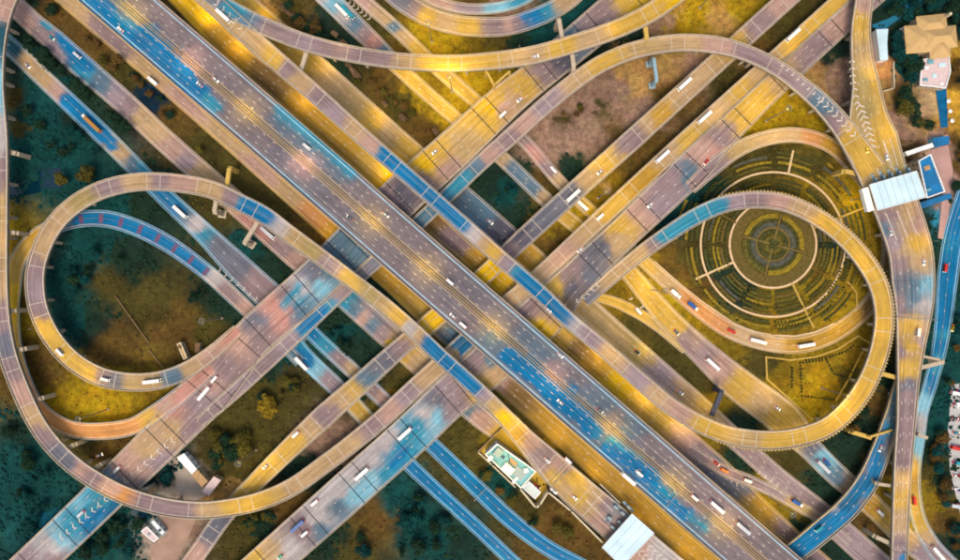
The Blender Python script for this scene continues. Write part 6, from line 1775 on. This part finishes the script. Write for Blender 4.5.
V(716, 463, 'car', 'red', 'red car on the golden service road before the slip road', 'W')
V(490, 222, 'car', 'white', 'white car on the dark greyish road near the centre', 'X')
V(637, 352, 'car', 'black', 'black car on the sandy road right of the flyover', 'X')
V(680, 392, 'car', 'silver', 'silver car on the lilac stretch of the sandy road', 'X')
V(913, 500, 'van', 'red', 'red van on the golden bend at the right edge', 'Q')
V(952, 328, 'car', 'yellow', 'yellow car on the blue road at the right edge', 'Q')
V(944, 268, 'van', 'red', 'dark red van on the blue road beside the toll road', 'Q')
V(936, 552, 'bus', 'white', 'white bus near the bottom right corner', 'Q')
V(181, 212, 'bus', 'white', 'white bus on the road passing under the left loop', 'H')
V(28, 66, 'car', 'silver', 'silver car on the tan stretch of the upper left road', 'H')
V(268, 233, 'bus', 'silver', 'silver bus on the surface road under the loop ramp', 'I')
V(52, 38, 'car', 'teal', 'teal car at the ragged blue patch, upper left', 'I')
V(78, 56, 'van', 'silver', 'silver van on the ragged blue patch, upper left', 'I')
V(553.5, 490.5, 'pickup', 'white', 'white pickup parked on the plaza beside the cream wall', 'S', heading=-42)
V(537, 486, 'car', 'red', 'red car parked beside the toll office annex', heading=-45, z=.12)
V(568, 460, 'van', 'white', 'white van on the lower toll plaza near the upper edge', 'S')
V(574, 497, 'car', 'white', 'white car in the golden part of the lower plaza', 'S')
V(547, 460, 'car', 'white', 'white car on the mauve part of the lower plaza', 'S')
V(923, 262, 'car', 'white', 'white car on the toll road below the canopy', 'J')
V(890, 232, 'car', 'silver', 'silver car in the left lane below the toll canopy', 'J')
V(917, 332, 'van', 'white', 'white van on the narrowing toll road', 'J')
V(866, 150, 'car', 'yellow', 'yellow car on the golden toll approach', 'J')
V(886, 157, 'car', 'white', 'white car on the golden toll approach', 'J')
V(548, 400 - 90, 'car', 'white', 'white car on the blue flyover section right of the main highway', 'U')
V(880, 478 - 30, 'car', 'silver', 'silver car on the blue viaduct below the toll road', 'P')
V(818, 528, 'van', 'teal', 'teal van on the lower end of the blue viaduct', 'P')
V(100, 125 + 330, 'car', 'white', 'white car parked on the grass right of the big left curve', heading=20, z=0)
for i in range(26):
    x, y = 955 + (i % 3) * 4.5 + random.uniform(-.5, .5), 392 + (i // 3) * 14 + random.uniform(-2, 2)
    c_ = ['white', 'blue', 'teal', 'silver', 'white', 'red', 'grey'][i % 7]
    if x < 968:
        V(x, y, 'car' if i % 4 else 'truck', c_, f'{c_} {"car" if i % 4 else "truck"} parked in the car park at the right edge', heading=-12 + random.uniform(-4, 4), z=.06, group='vehicles in the right edge car park')

# ---------------------------------------------------------------- where look-alikes remain, say which one by its place in its row
from collections import defaultdict
same = defaultdict(list)
for o in bpy.data.objects:
    if o.get('category') and o.get('group'):
        same[(o['label'], o['group'])].append(o)
for (lab, g), L in same.items():
    if len(L) > 1:
        L.sort(key=lambda o: o.location.x)
        for i, o in enumerate(L):
            k = i + 1
            suf = 'th' if 10 < k % 100 < 14 else {1: 'st', 2: 'nd', 3: 'rd'}.get(k % 10, 'th')
            if len(L) == 2:
                o['label'] = lab + (', the left one' if i == 0 else ', the right one')
            else:
                o['label'] = f'{lab}, {k}{suf} from left'
